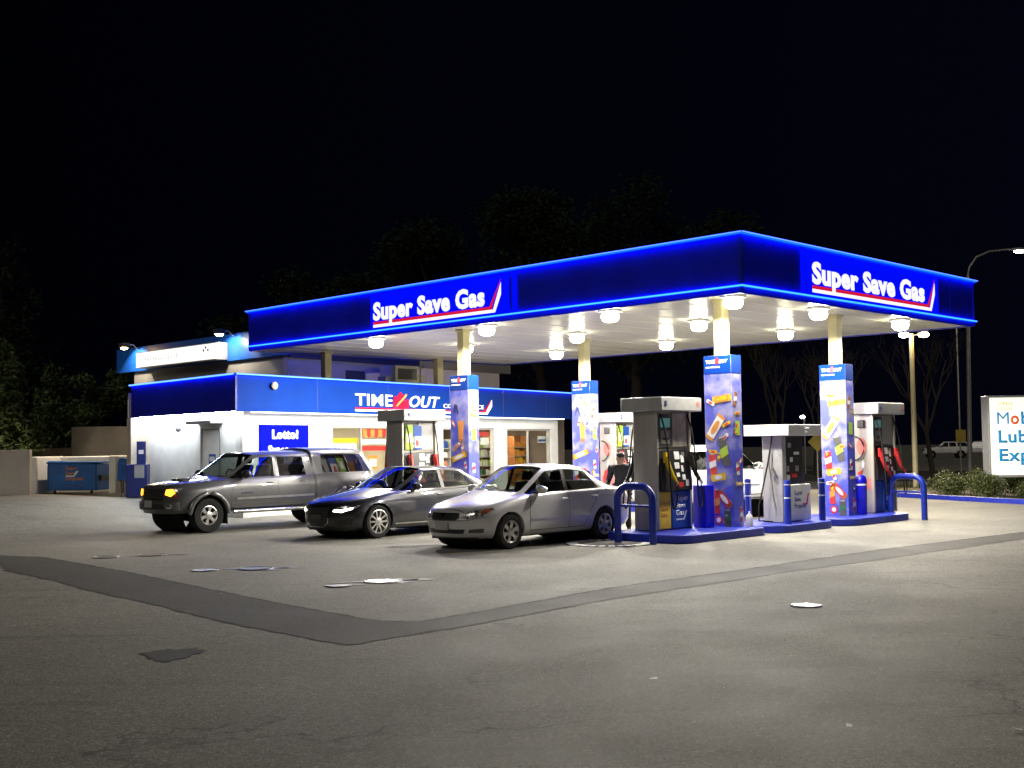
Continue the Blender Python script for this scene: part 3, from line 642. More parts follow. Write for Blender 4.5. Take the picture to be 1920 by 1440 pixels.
b = MB(); b.prism([(.06, .06), (16.9, .06), (16.9, 2.2), (1.2, 1.2)], FB+.01, FB+.04, 'white'); b.build('soffit', st)
b = MB(); b.T = LF; b.prism([(.06, -.06), (6.42, -.06), (6.42, -.8), (1.2, -.8)], FB+.05, FB+.08, 'white'); b.build('soffit', st)
b = MB(); b.box(.8, 16.8, .2, .26, FB-.02, FB+.008, 'ledwhite'); b.build('soffit_light', st)
b = MB(); b.T = LF; b.box(.5, 6.4, -.28, -.22, FB-.03, FB+.04, 'ledside'); b.build('soffit_light', st)
b = MB(); b.T = LF
for x in (6.1, 6.28, 6.46): b.ball((x, -.02, FB-.04), .035, 'ledwhite')
b.build('bulb', st)
bk = TU @ Vector((1.67, 27, 0)); b = MB(); b.prism([(.06, .07), (16.9, .07), (16.9, 9), (bk.x, bk.y), (1.7, 6.2), (.08, .3)], 3.6, 3.69, 'darkband'); b.build('roof', st)
b = MB(); b.lathe([(.001, -.03), (.09, -.02), (.11, .02), (.09, .05), (.001, .06)], 'cream', 18, plane((1.35, -.06, 3.55), (1, 0, 0), (0, 0, 1))); b.build('wall_lamp', st)
# store sign
P = plane((0, -.012, 0), (1, 0, 0), (0, 0, 1))
text('lettering', 'TIME', .36, 'letter', P @ Matrix.Translation((4.67, 3.1, 0)), fa, width=1.70, bold=.014, ext=.02)
text('lettering', 'OUT', .36, 'letter', P @ Matrix.Translation((7.2, 3.1, 0)), fa, width=1.55, bold=.018, ext=.02, shear=.25)
text('lettering', 'CONVENIENCE', .14, 'letter', P @ Matrix.Translation((8.95, 3.1, 0)), fa, width=2.25, bold=.0, ext=.02)
b = MB(); b.T = P
b.prism([(6.4, 3.06), (6.75, 3.06), (7.08, 3.5), (6.9, 3.44), (6.75, 3.54), (6.62, 3.42), (6.45, 3.4)], 0, .03, 'letterred'); b.prism([(6.75, 3.06), (7.15, 3.04), (7.12, 3.34), (6.96, 3.26)], .001, .03, 'letterred')
b.build('star_emblem', fa)
b = MB(); b.T = P; b.prism([(6.5, 3.1), (6.58, 3.1), (7.05, 3.44), (7.0, 3.5)], .031, .04, 'orange'); b.build('star_emblem', fa)
b = MB(); b.T = P; b.prism([(4.67, 2.985), (11.28, 2.985), (11.66, 3.42), (11.5, 3.22), (11.2, 3.035), (4.67, 3.035)], 0, .02, 'letterred')
b.prism([(4.67, 2.92), (11.4, 2.92), (11.68, 3.2), (11.68, 3.42), (11.32, 2.98), (4.67, 2.98)], 0, .02, 'letter'); b.build('stripe_emblem', fa)
# lotto sign
b = MB(); b.box(1.36, 3.25, .49, .548, 1.42, 2.51, 'signblue'); ls = b.build('lottery_sign', st, bevel=.006)
P = plane((0, .488, 0), (1, 0, 0), (0, 0, 1))
text('lettering', 'Lotto!', .24, 'letter', P @ Matrix.Translation((1.80, 2.13, 0)), ls, width=1.02, bold=.05, ext=.004)
text('lettering', 'Super', .22, 'letter', P @ Matrix.Translation((1.62, 1.72, 0)), ls, width=.82, bold=.05, ext=.004, shear=.2)
text('lettering', 'Lotto', .22, 'letter', P @ Matrix.Translation((2.2, 1.47, 0)), ls, width=.85, bold=.05, ext=.004, shear=.2)
# windows
for n_, (a, c, z0, z1) in enumerate(ops):
    b = MB()
    for xx in (a, c-.06): b.box(xx, xx+.06, .6, .7, z0, z1, 'greymetal')
    b.box(a+.06, c-.06, .6, .7, z1-.06, z1, 'greymetal'); b.box(a+.06, c-.06, .6, .7, z0, z0+.06, 'greymetal')
    k = {0: 2, 1: 3, 2: 2}[n_]
    for i in range(1, k): xm = a+(c-a)*i/k; b.box(xm-.025, xm+.025, .61, .69, z0+.06, z1-.06, 'greymetal')
    fr = b.build('window_frame', st)
    b = MB(); b.box(a+.06, c-.06, .648, .654, z0+.06, z1-.06, 'shopglass'); b.build('pane', fr)
# posters in the left window
b = MB()
b.box(4.45, 5.6, .70, .706, 2.0, 2.14, 'yellow'); b.box(4.4, 5.55, .71, .716, 1.72, 1.98, 'paper')
for i in range(7): b.prism([(5.65+i*.18, 2.42), (5.83+i*.18, 2.42), (5.83+i*.18, 2.22), (5.74+i*.18, 2.14), (5.65+i*.18, 2.22)], -.706, -.70, 'red' if i % 2 == 0 else 'orange', Matrix(((1, 0, 0, 0), (0, 0, -1, 0), (0, 1, 0, 0), (0, 0, 0, 1))))
b.box(5.7, 6.9, .70, .705, 1.95, 2.1, 'paper'); b.box(5.7, 6.9, .70, .705, 1.75, 1.9, 'red'); b.box(6.05, 6.5, .70, .705, 1.2, 1.6, 'orange'); b.box(6.1, 6.45, .695, .699, 1.26, 1.5, 'paper')
b.build('window_poster', st)
b = MB(); b.box(12.0, 12.5, .70, .706, 1.9, 2.15, 'paper'); b.box(11.8, 12.5, .70, .706, 2.2, 2.35, 'red'); b.box(15.7, 16.25, .71, .716, 1.95, 2.2, 'paper'); b.box(15.72, 16.23, .70, .706, 2.0, 2.08, 'panelblue')
b.build('window_poster', st)
# interior
b = MB(); b.box(.9, 16.7, .76, 6, -.05, .02, 'tile'); b.build('shop_floor', st)
b = MB(); b.box(2.5, 16.69, 5.9, 6.0, .02, 2.8, 'creamwall'); b.box(3.6, 3.7, .76, 5.9, .02, 2.8, 'creamwall'); b.build('inner_wall', st)
b = MB(); b.box(2.0, 16.69, .76, 6.0, 2.76, 2.82, 'white'); b.build('shop_ceiling', st)
b = MB()
for x in (5, 8, 11, 14):
    for y in (1.6, 3.6): b.box(x, x+1.3, y, y+.3, 2.735, 2.758, 'shelflight')
b.build('shop_ceiling_light', st)
# upper block
b = MB(); b.T = TU
Q = [(1.67, 17.4), (12.78, 19.5), (11.5, 28.8), (1.67, 27.0)]
def wallp(p, q, z0, z1, th, m):
    d = (Vector(q)-Vector(p)).normalized(); n = Vector((-d.y, d.x))*th
    b.prism([p, q, (q[0]+n.x, q[1]+n.y), (p[0]+n.x, p[1]+n.y)], z0, z1, m)
wallp(Q[0], Q[1], 3.66, 5.0, .2, 'creamwall'); wallp(Q[1], Q[2], 3.66, 5.0, .2, 'greywall'); wallp(Q[2], Q[3], -.1, 5.0, .2, 'greywall')
wallp(Q[3], (1.67, 17.62), 3.66, 5.0, .2, 'greywall'); wallp((-1.6, 20.7), (1.6, 26.9), -.1, 3.6, .2, 'greywall'); b.build('upper_wall', st)
b = MB(); b.T = TU; wallp((1.55, 28.1), (1.55, 17.28), 4.70, 5.56, .1, 'bandblue'); b.build('blue_band', st)
b = MB(); b.T = TU; wallp((1.66, 17.28), (13.4, 19.5), 4.62, 5.5, .1, 'darkband'); b.prism([(1.7, 17.45), (13, 19.6), (12, 28.5), (1.7, 28)], 5.3, 5.38, 'darkband'); b.build('roof_band', st)  # unlit front of the band: its shade is put into the dark grey
for u in (4.2, 7.4, 10.2):
    b = MB(); b.T = TU; wallp((u, 17.4+(u-1.67)*.189-.03), (u+.9, 17.4+(u+.9-1.67)*.189-.03), 3.95, 4.35, .02, 'greyplast'); b.build('vent', st)
b = MB(); b.T = TU; b.box(1.17, 1.54, 20.6, 25.9, 4.74, 5.3, 'greymetal'); sb = b.build('sign_box', st)
b = MB(); b.T = TU; b.box(1.15, 1.168, 20.63, 25.87, 4.77, 5.27, 'boxwhite'); b.build('sign_face', sb)
b = MB(); b.T = TU
P = plane((1.148, 25.87, 4.77), (0, -1, 0), (0, 0, 1)); b.T = TU @ P
rnd = random.Random(3); xx = .15
for i in range(16):
    w = rnd.uniform(.05, .1); h = rnd.choice((.1, .14, .2)); b.box(xx, xx+w*.35, .16, .16+h, 0, .003, 'faint')
    if rnd.random() < .6: b.box(xx+w*.35, xx+w, .16+h*.4, .16+h*.55, 0, .003, 'faint')
    xx += w*1.2+.08
for a in (.3, 1.57, 2.85): b.prism([(4.6+.14*cos(a)+.05*cos(t), .27+.12*sin(a)+.045*sin(t)) for t in [2*pi*i/10 for i in range(10)]], 0, .003, 'steeldull')
b.build('faded_emblem', sb)
for v in (26.4, 20.15):
    b = MB(); b.T = TU; b.tube([(1.5, v, 5.45), (1.3, v, 5.62), (1.0, v, 5.62)], .025, 'galv', 8); b.box(.82, 1.1, v-.14, v+.14, 5.5, 5.66, 'greyplast'); fl = b.build('floodlight', st)
    b = MB(); b.T = TU; b.ball((.96, v, 5.49), (.12, .12, .06), 'sodium' if v > 24 else 'flood'); b.build('lamp_lens', fl)
    p = UV(.9, v, 5.38); l = lamp('floodlight_light', 'SPOT', 165, (1, .86, .68), None, p, spot_size=radians(120), shadow_soft_size=.08)
    l.rotation_euler = Vector(UV(1.6, v, 4.6)).__sub__(Vector(p)).to_track_quat('-Z', 'Y').to_euler()
p = UV(.55, 26.5, 5.42); l = lamp('floodlight_light', 'SPOT', 1150, (1, .80, .56), None, p, spot_size=radians(128), spot_blend=.5, shadow_soft_size=.08)
l.rotation_euler = (Vector((-15.6, 38, 0))-Vector(p)).to_track_quat('-Z', 'Y').to_euler()
# roof unit
t = thing('rooftop_unit', 'beige air handling box on the store roof, under the canopy edge', 'roof unit', UV(5.3, 16.7, 3.69), TH)
MB().box(0, 1.0, 0, .8, .0, .8, 'creamwall').build('casing', t, bevel=.02)
MB().box(-.25, 0, .2, .6, .0, .45, 'greymetal').build('duct', t, bevel=.02)
MB().box(.1, .9, -.012, .0, .35, .7, 'greyplast').build('grille', t)
MB().tube([(1.25, .2, 0), (1.25, .2, 1.0)], .04, 'cream', 10).build('vent_pipe', t)
# shelves in the shop: stocked gondolas
cl_ = ['red', 'yellow', 'orange', 'green', 'paper', 'panelblue', 'brown', 'darkgreen', 'pink']
rnd = random.Random(5)
def gondola(x, y, w, h, lab, tint=None):
    t = thing('stock_shelf', lab, 'shop shelf', SM @ Vector((x, y, .02)), SA, 'shelves inside the store')
    b = MB(); b.box(0, w, .3, .34, 0, h, 'brown' if tint else 'greymetal')
    n = int(h/.33)
    for i in range(n): b.box(0, w, 0, .3, .1+i*.33, .13+i*.33, 'greymetal')
    b.box(0, .03, 0, .3, 0, h, 'brown' if tint else 'greymetal'); b.box(w-.03, w, 0, .3, 0, h, 'brown' if tint else 'greymetal'); b.build('rack', t)
    b = MB()
    for i in range(n):
        xx = .05
        while xx < w-.12:
            pw = rnd.uniform(.06, .16); ph = rnd.uniform(.14, .27); m = rnd.choice(tint or cl_)
            for k in range(rnd.choice((1, 2, 3))):
                if xx+pw < w-.05: b.box(xx, xx+pw-.012, .03+rnd.uniform(0, .04), .26, .132+i*.33, .132+i*.33+ph, m)
                xx += pw
    b.build('stock', t)
gondola(4.4, 1.5, 2.5, 1.4, 'low stocked shelf inside the left store window')
gondola(4.2, 3.6, 3.2, 2.0, 'tall stocked shelf deep behind the left store window')
gondola(9.6, 1.9, 1.3, 1.6, 'stocked shelf just left inside the store entrance')
gondola(11.2, 2.6, 1.6, 2.1, 'tall shelf of bright packets inside the entrance')
gondola(13.3, 1.7, 1.0, 2.0, 'shelf of green and white packets at the left of the right store window', ['green', 'paper', 'darkgreen', 'paper'])
gondola(14.45, 2.0, 1.1, 2.2, 'orange lit cabinet of packets behind the right store window', ['orange', 'yellow', 'pink', 'orange'])
gondola(15.6, 1.7, .9, 2.2, 'orange display cabinet at the right end of the right store window', ['orange', 'orange', 'yellow'])

# ------------------------------------------------------------------ cars
def low(x, zs, W, z3, y4, z4, x4=None):
    return [(x, W-.13, zs), (x, W-.035, zs+.07), (x, W, zs+.28), (x, W-.012, z3), (x if x4 is None else x4, y4, z4)]
def make_cage(cols, front, rear, matfn, crease):
    """cols: half sections of ten points. front/rear: (corner row, centre x per row below the top row)"""
    bm = bmesh.new(); cl = bm.edges.layers.float.new('crease_edge'); cv = bm.verts.layers.float.new('crease_vert'); faces = []
    cap = [[bm.verts.new(p) for p in c] for c in cols]
    n = len(cols)
    for i in range(n-1):
        for r in range(9): faces.append((bm.faces.new((cap[i][r], cap[i+1][r], cap[i+1][r+1], cap[i][r+1])), matfn('side', i, r)))
    for key, spec, i in (('front', front, 0), ('rear', rear, n-1)):
        k, xc = spec; c = cols[i]; fr = [c[j][1]/c[k][1] for j in range(k, 10)]; m = len(fr)
        G = []
        for r in range(k):
            row = []
            for j in range(m):
                if j == 0: row.append(cap[i][r]); continue
                f = fr[j]; row.append(bm.verts.new((xc[r]+(c[r][0]-xc[r])*f**2.4, c[r][1]*f, c[r][2])))
            G.append(row)
        G.append([cap[i][j] for j in range(k, 10)])
        for r in range(k):
            for j in range(m-1):
                q = (G[r][j], G[r+1][j], G[r+1][j+1], G[r][j+1]); faces.append((bm.faces.new(q if key == 'front' else q[::-1]), matfn(key, r, j)))
    for f, m in faces: f.material_index = m
    for e in bm.edges:
        mi = {f.material_index for f in e.link_faces}
        if len(mi) > 1:
            e[cl] = .92
            if mi & {1, 2, 3}:
                for v in e.verts: v[cv] = .7
    for i in range(n-1):
        for r, a in crease.items():
            e = bm.edges.get((cap[i][r], cap[i+1][r]))
            if e: e[cl] = max(e[cl], a)
    g = bmesh.ops.duplicate(bm, geom=bm.verts[:]+bm.edges[:]+bm.faces[:])
    dv = [v for v in g['geom'] if isinstance(v, bmesh.types.BMVert)]
    for v in dv: v.co.y *= -1
    bmesh.ops.reverse_faces(bm, faces=[f for f in g['geom'] if isinstance(f, bmesh.types.BMFace)])
    bmesh.ops.remove_doubles(bm, verts=[v for v in bm.verts if abs(v.co.y) < 1e-4], dist=1e-4)
    bmesh.ops.recalc_face_normals(bm, faces=bm.faces)
    me = bpy.data.meshes.new('cage'); bm.to_mesh(me); bm.free()
    for k in range(8): me.materials.append(None)
    o = bpy.data.objects.new('cage', me); COL.objects.link(o)
    s = o.modifiers.new('s', 'SUBSURF'); s.levels = 3; s.subdivision_type = 'CATMULL_CLARK'
    bpy.context.view_layer.update()
    ev = bpy.data.meshes.new_from_object(o.evaluated_get(bpy.context.evaluated_depsgraph_get()))
    bpy.data.objects.remove(o); bm = bmesh.new(); bm.from_mesh(ev); bpy.data.meshes.remove(ev)
    return bm
def cut_arch(bm, xa, za, R, W, dy=.2):
    dl = [f for f in bm.faces if abs(f.calc_center_median().y) > .45*W and (f.calc_center_median().x-xa)**2+(f.calc_center_median().z-za)**2 < R*R]
    bmesh.ops.delete(bm, geom=dl, context='FACES')
    ed = []
    for e in bm.edges:
        if e.is_boundary and all(abs(v.co.y) > .4*W and abs(sqrt((v.co.x-xa)**2+(v.co.z-za)**2)-R) < .13 for v in e.verts): ed.append(e)
    vs = {v for e in ed for v in e.verts}
    for v in vs:
        d = sqrt((v.co.x-xa)**2+(v.co.z-za)**2); v.co.x = xa+(v.co.x-xa)*R/d; v.co.z = za+(v.co.z-za)*R/d
    r = bmesh.ops.extrude_edge_only(bm, edges=ed)
    for v in r['geom']:
        if isinstance(v, bmesh.types.BMVert): v.co.y -= math.copysign(dy, v.co.y)
def split(bm, mi, name, m, parent, both=True):
    b2 = bm.copy(); bmesh.ops.delete(b2, geom=[f for f in b2.faces if f.material_index not in mi], context='FACES')
    if not b2.faces: b2.free(); return []
    # separate islands
    seen = set(); isl = []
    for f in b2.faces:
        if f in seen: continue
        st_ = [f]; seen.add(f); g = []
        while st_:
            q = st_.pop(); g.append(q)
            for e in q.edges:
                for h in e.link_faces:
                    if h not in seen: seen.add(h); st_.append(h)
        isl.append(g)
    res = []
    groups = isl if both else [[f for g in isl for f in g]]
    for g in groups:
        ids = {}; V = []; F = []
        for f in g:
            for v in f.verts:
                if v not in ids: ids[v] = len(V); V.append(v.co.copy())
            F.append([ids[v] for v in f.verts])
        me = bpy.data.meshes.new(name); me.from_pydata(V, [], F); me.materials.append(M[m]); me.polygons.foreach_set('use_smooth', [True]*len(F)); me.update(); me.set_sharp_from_angle(angle=radians(50))
        o = bpy.data.objects.new(name, me); COL.objects.link(o); o.parent = parent; res.append(o)
    b2.free(); return res
AX = {'side': (lambda a, b: Vector((a, -4, b)), Vector((0, 1, 0))), 'front': (lambda a, b: Vector((-4, a, b)), Vector((1, 0, 0))), 'rear': (lambda a, b: Vector((12, a, b)), Vector((-1, 0, 0))), 'top': (lambda a, b: Vector((a, b, 5)), Vector((0, 0, -1)))}
def decal(bvh, name, poly, ax, m, parent, off=.004, grid=.05, mirror=False, thick=.0):
    bm = bmesh.new(); bm.faces.new([bm.verts.new((p[0], p[1], 0)) for p in poly])
    lo = [min(p[i] for p in poly) for i in (0, 1)]; hi = [max(p[i] for p in poly) for i in (0, 1)]
    for i in (0, 1):
        k = lo[i]+grid
        while k < hi[i]:
            co = [0, 0, 0]; co[i] = k; no = [0, 0, 0]; no[i] = 1
            bmesh.ops.bisect_plane(bm, geom=bm.verts[:]+bm.edges[:]+bm.faces[:], plane_co=co, plane_no=no); k += grid
    fn, d = AX[ax]; bad = []
    for v in bm.verts:
        h = bvh.ray_cast(fn(v.co.x, v.co.y), d)
        if h[0] is None: bad.append(v)
        else: v.co = h[0]-d*off
    bmesh.ops.delete(bm, geom=bad, context='VERTS')
    if thick:
        r = bmesh.ops.extrude_face_region(bm, geom=bm.faces[:])
        for v in r['geom']:
            if isinstance(v, bmesh.types.BMVert): v.co -= d*thick
    bmesh.ops.recalc_face_normals(bm, faces=bm.faces)
    me = bpy.data.meshes.new(name); bm.to_mesh(me); bm.free(); me.materials.append(M[m] if isinstance(m, str) else m)
    me.polygons.foreach_set('use_smooth', [True]*len(me.polygons)); me.set_sharp_from_angle(angle=radians(40))
    out = []
    for sgn in ((1, -1) if mirror else (1,)):
        mm = me if sgn == 1 else me.copy()
        if sgn == -1: mm.transform(Matrix.Diagonal((1, -1, 1, 1))); mm.flip_normals()
        o = bpy.data.objects.new(name, mm); COL.objects.link(o); o.parent = parent; out.append(o)
    return out
def ribbon(pts, w):
    L = []; R = []
    for i, p in enumerate(pts):
        a = Vector(pts[max(0, i-1)]); c = Vector(pts[min(len(pts)-1, i+1)]); d = (c-a).normalized(); n = Vector((-d.y, d.x))*w/2
        L.append((p[0]+n.x, p[1]+n.y)); R.append((p[0]-n.x, p[1]-n.y))
    return L+R[::-1]
def seam(bvh, parts, ax, parent, m='black', w=.011, mirror=True, name='panel_gap'):
    for p in parts:
        for i in range(len(p)-1): pass
        b = []
        for q, r in zip(p, p[1:]): b.append(decal(bvh, name, ribbon([q, r], w), ax, m, parent, .0025, .06, mirror))
def wheel(parent, x, y, r, w, rr, style):
    sg = 1 if y > 0 else -1; X = Matrix.Translation((x, y, r)) @ Matrix.Rotation(-sg*pi/2, 4, 'X')  # local +z points outward
    t = MB(); h = w/2
    t.lathe([(rr-.005, -h*.9), (rr+.015, -h), (r*.93, -h*.98), (r*.985, -h*.75), (r, -h*.5), (r, h*.5), (r*.985, h*.75), (r*.93, h*.98), (rr+.02, h), (rr-.004, h*.93)], 'tyre', 40, X)
    wh = t.build('wheel', parent, 40)
    q = MB()
    q.lathe([(rr, -h*.8), (rr, h*.93), (rr-.018, h*.97), (rr-.03, h*.85), (rr-.035, -h*.2), (.001, -h*.2)], 'alloy' if style != 'x' else 'alloydark', 40, X)
    n = {'five': 5, 'six': 6, 'seven': 6}[style]
    q.lathe([(rr-.036, h*.15), (.001, h*.12)], 'alloydark', 30, X)
    for i in range(n):
        a = 2*pi*i/n+.3; A = X @ Matrix.Rotation(a, 4, 'Z')
        if style == 'five':
            for d in (-.035, .035): q.prism([(.05, d*.6-.02), (rr-.02, d*1.9-.017), (rr-.02, d*1.9+.017), (.05, d*.6+.02)], h*.45, h*.88, 'alloy', A)
        else:
            q.prism([(.05, -.035), (rr*.62, -.032), (rr-.02, -.055), (rr-.02, .055), (rr*.62, .032), (.05, .035)], h*.4, h*.82, 'alloy', A)
    q.lathe([(.085, h*.5), (.08, h*.9), (.04, h*.98), (.001, h*.98)], 'alloy', 16, X)
    q.build('rim', wh, 40)
def mirror_(bvh, x, z, parent, m, big=1):
    h = bvh.ray_cast(Vector((x, -4, z)), Vector((0, 1, 0)))[0]; y0 = h.y if h else -.8
    for s in (1, -1):
        b = MB(); c = Vector((x-.02, (y0-.13*big)*s, z+.05))
        b.ball(c, (.075*big, .125*big, .075*big), m, 12, 8); o = b.build('door_mirror', parent, 60)
        b = MB(); b.box(x-.04, x+.02, min(s*(y0-.06), s*(y0+.06)), max(s*(y0-.06), s*(y0+.06)), z-.03, z+.01, 'black'); b.build('stalk', o, bevel=.008)
        b = MB(); b.ball(c+Vector((.045*big, 0, 0)), (.035*big, .11*big, .062*big), 'chrome', 10, 6); b.build('mirror_glass', o)
def handles(bvh, pts, parent, m):
    for x, z in pts:
        h = bvh.ray_cast(Vector((x, -4, z)), Vector((0, 1, 0)))[0]
        for s in (1, -1):
            b = MB(); b.box(x-.09, x+.09, s*(h.y)-.018, s*(h.y)+.018, z-.018, z+.018, m); b.build('door_handle', parent, bevel=.014)
def interior(parent, xs, yw, z, wheelx, zt):
    for x in xs:
        for y in ((-.37, .37) if x < 2.9 else (0,)):
            b = MB(); w = .25 if y else .62
            b.box(x-.25, x+.25, y-w, y+w, z-.12, z+.08, 'seat')
            X = Matrix.Translation((x+.28, y, z+.05)) @ Matrix.Rotation(.25, 4, 'Y'); b.T = X
            b.box(-.06, .07, -w, w, 0, zt, 'seat')
            for hy in ((0,) if y else (-.35, .35)): b.box(-.04, .06, hy-.13, hy+.13, zt+.03, zt+.2, 'seat')
            b.build('seat', parent, bevel=.04)
    b = MB(); b.tube([(wheelx, -.37+.18*cos(a), z+.36+.17*sin(a)) for a in [2*pi*i/20 for i in range(21)]], .014, 'black', 6, False); b.tube([(wheelx-.2, -.37, z+.28), (wheelx, -.37, z+.36)], .03, 'black', 6); b.build('steering_wheel', parent)
    b = MB(); b.box(wheelx-.55, wheelx-.18, -yw, yw, z, z+.24, 'seat'); b.build('dashboard', parent, bevel=.06)
def finish_car(t, bm, paint, W, zs, L, wheels, R, r, tw, rr, style, gls='glass', gls2=None):
    for xa in wheels: cut_arch(bm, xa, r, R, W)
    split(bm, {0}, 'body', paint, t, False)
    split(bm, {1}, 'windshield', 'glass', t); split(bm, {2}, 'side_window', gls, t); split(bm, {3}, 'rear_window', gls2 or gls, t)
    split(bm, {4}, 'window_pillar', 'black', t); split(bm, {5}, 'lower_trim', 'greyplast', t); split(bm, {6}, 'bed_seam', 'black', t, False)
    b = MB(); b.box(.25, L-.25, -W*.62, W*.62, zs-.02, zs+.14, 'rubber'); b.box(wheels[0]+R, wheels[1]-R, -W*.88, W*.88, zs+.0, zs+.1, 'rubber')
    for xa in wheels:
        b.lathe([(R*1.02, -W*.66), (R*1.02, W*.66)], 'rubber', 24, Matrix.Translation((xa, 0, r)) @ Matrix.Rotation(pi/2, 4, 'X'))
    b.build('underbody', t)
    for xa in wheels:
        for s in (-1, 1): wheel(t, xa, s*(W-tw/2-.015), r, tw, rr, style)
def sedan(kind):
    """half width .85 sedan cage; returns columns, front, rear"""
    U = lambda *a: list(a)
    if kind == 'silver':
        zs = .2; W = .85
        c = [low(.30, zs+.02, .70, .58, .64, .665)+U((.22, .58, .685), (.17, .48, .70), (.13, .36, .71), (.09, .2, .72), (.07, 0, .725)),
             low(.47, zs, .82, .66, .74, .76)+U((.46, .66, .785), (.45, .54, .80), (.43, .4, .815), (.41, .22, .83), (.40, 0, .835)),
             low(.95, zs, .85, .74, .78, .865)+U((.95, .71, .885), (.94, .6, .90), (.92, .46, .915), (.90, .25, .93), (.90, 0, .935)),
             low(1.34, zs, .85, .78, .80, .915)+U((1.42, .765, .945), (1.37, .70, .955), (1.30, .64, .975), (1.18, .36, 1.0), (1.14, 0, 1.005)),
             low(1.95, zs, .85, .79, .80, .935)+U((1.86, .775, .955), (2.03, .60, 1.355), (2.03, .545, 1.415), (1.97, .3, 1.45), (1.95, 0, 1.458)),
             low(2.40, zs, .85, .79, .80, .945)+U((2.42, .775, .965), (2.44, .615, 1.385), (2.44, .555, 1.44), (2.43, .3, 1.478), (2.43, 0, 1.485)),
             low(2.49, zs, .85, .79, .80, .947)+U((2.49, .775, .967), (2.50, .615, 1.385), (2.50, .555, 1.44), (2.50, .3, 1.478), (2.50, 0, 1.485)),
             low(3.25, zs, .85, .80, .80, .965)+U((3.42, .76, .99), (3.12, .60, 1.35), (3.10, .54, 1.405), (3.12, .3, 1.44), (3.13, 0, 1.447)),
             low(3.82, zs, .84, .82, .79, .98)+U((3.70, .735, 1.005), (3.72, .665, 1.02), (3.78, .60, 1.035), (3.88, .33, 1.05), (3.92, 0, 1.055)),
             low(4.18, zs+.03, .82, .80, .74, .955)+U((4.18, .66, .99), (4.18, .55, 1.01), (4.20, .42, 1.025), (4.22, .23, 1.035), (4.23, 0, 1.04)),
             low(4.36, zs+.06, .76, .78, .68, .92)+U((4.40, .6, .955), (4.42, .5, .975), (4.43, .38, .985), (4.44, .2, .995), (4.45, 0, 1.0))]
        fr = (4, [.06, .02, .0, .035]); re = (4, [4.48, 4.52, 4.53, 4.49])
    else:
        zs = .18; W = .91
        c = [low(.30, zs+.0, .76, .60, .70, .67)+U((.22, .63, .69), (.16, .52, .70), (.12, .38, .71), (.08, .2, .715), (.06, 0, .72)),
             low(.50, zs, .88, .66, .80, .76)+U((.48, .72, .785), (.47, .6, .80), (.45, .44, .815), (.42, .24, .825), (.41, 0, .83)),
             low(1.0, zs, .91, .74, .84, .85)+U((1.0, .77, .875), (1.0, .64, .89), (.98, .48, .905), (.96, .26, .92), (.96, 0, .925)),
             low(1.52, zs, .91, .77, .86, .90)+U((1.60, .815, .93), (1.55, .75, .94), (1.48, .68, .955), (1.36, .38, .975), (1.32, 0, .98)),
             low(2.15, zs, .91, .78, .86, .915)+U((2.05, .825, .935), (2.30, .63, 1.325), (2.30, .57, 1.375), (2.24, .32, 1.41), (2.22, 0, 1.418)),
             low(2.68, zs, .91, .78, .86, .925)+U((2.70, .825, .945), (2.72, .64, 1.345), (2.72, .58, 1.395), (2.70, .32, 1.43), (2.70, 0, 1.437)),
             low(2.76, zs, .91, .78, .86, .927)+U((2.77, .825, .947), (2.78, .64, 1.345), (2.78, .58, 1.395), (2.78, .32, 1.43), (2.78, 0, 1.437)),
             low(3.55, zs, .91, .79, .86, .95)+U((3.75, .80, .975), (3.45, .62, 1.30), (3.42, .56, 1.35), (3.44, .32, 1.39), (3.45, 0, 1.397)),
             low(4.10, zs, .90, .80, .84, .965)+U((4.02, .77, .995), (4.04, .70, 1.01), (4.10, .63, 1.022), (4.18, .35, 1.035), (4.2, 0, 1.04)),
             low(4.40, zs+.03, .87, .80, .79, .95)+U((4.42, .7, .985), (4.44, .58, 1.0), (4.45, .44, 1.012), (4.47, .24, 1.02), (4.48, 0, 1.025)),
             low(4.56, zs+.06, .80, .76, .72, .93)+U((4.60, .63, .96), (4.62, .52, .975), (4.63, .4, .985), (4.64, .2, .99), (4.65, 0, .995))]
        fr = (4, [.05, .01, .0, .03]); re = (4, [4.67, 4.7, 4.71, 4.69])
    def mf(key, i, r):
        if key == 'side':
            if i == 3 and r >= 7: return 1
            if r == 5 and i in (3, 4, 6): return 2
            if r == 5 and i == 5: return 4
            if i == 7 and r >= 7: return 3
        return 0
    return c, fr, re, mf, zs, W
def put(t, u, v, yaw=0):
    t.location = UV(u, v, .004); t.rotation_euler = (0, 0, TH+yaw)

# silver sedan
t = thing('parked_car', 'silver four door sedan nearest the near fuel pump, headlights off', 'car')
c, fr, re, mf, zs, W = sedan('silver'); bm = make_cage(c, fr, re, mf, {3: .25, 4: .2}); bv = BVHTree.FromBMesh(bm)
decal(bv, 'headlight', [(-.38, .575), (-.50, .545), (-.70, .60), (-.78, .70), (-.74, .745), (-.60, .725), (-.46, .675)], 'front', 'lens', t, .006, .04, True)
for o in decal(bv, 'indicator_lens', [(-.69, .62), (-.765, .70), (-.735, .735), (-.66, .70)], 'front', 'amber', t, .012, .03, True): pass
g = decal(bv, 'grille', [(-.36, .575), (-.30, .535), (.30, .535), (.36, .575), (.34, .645), (-.34, .645)], 'front', 'black', t, .006, .05)[0]
for z in (.57, .605): decal(bv, 'grille_bar', [(-.35, z-.006), (.35, z-.006), (.35, z+.006), (-.35, z+.006)], 'front', 'alloydark', g, .014, .08)
decal(bv, 'air_intake', [(-.42, .30), (.42, .30), (.46, .375), (-.46, .375)], 'front', 'black', t, .006, .05)
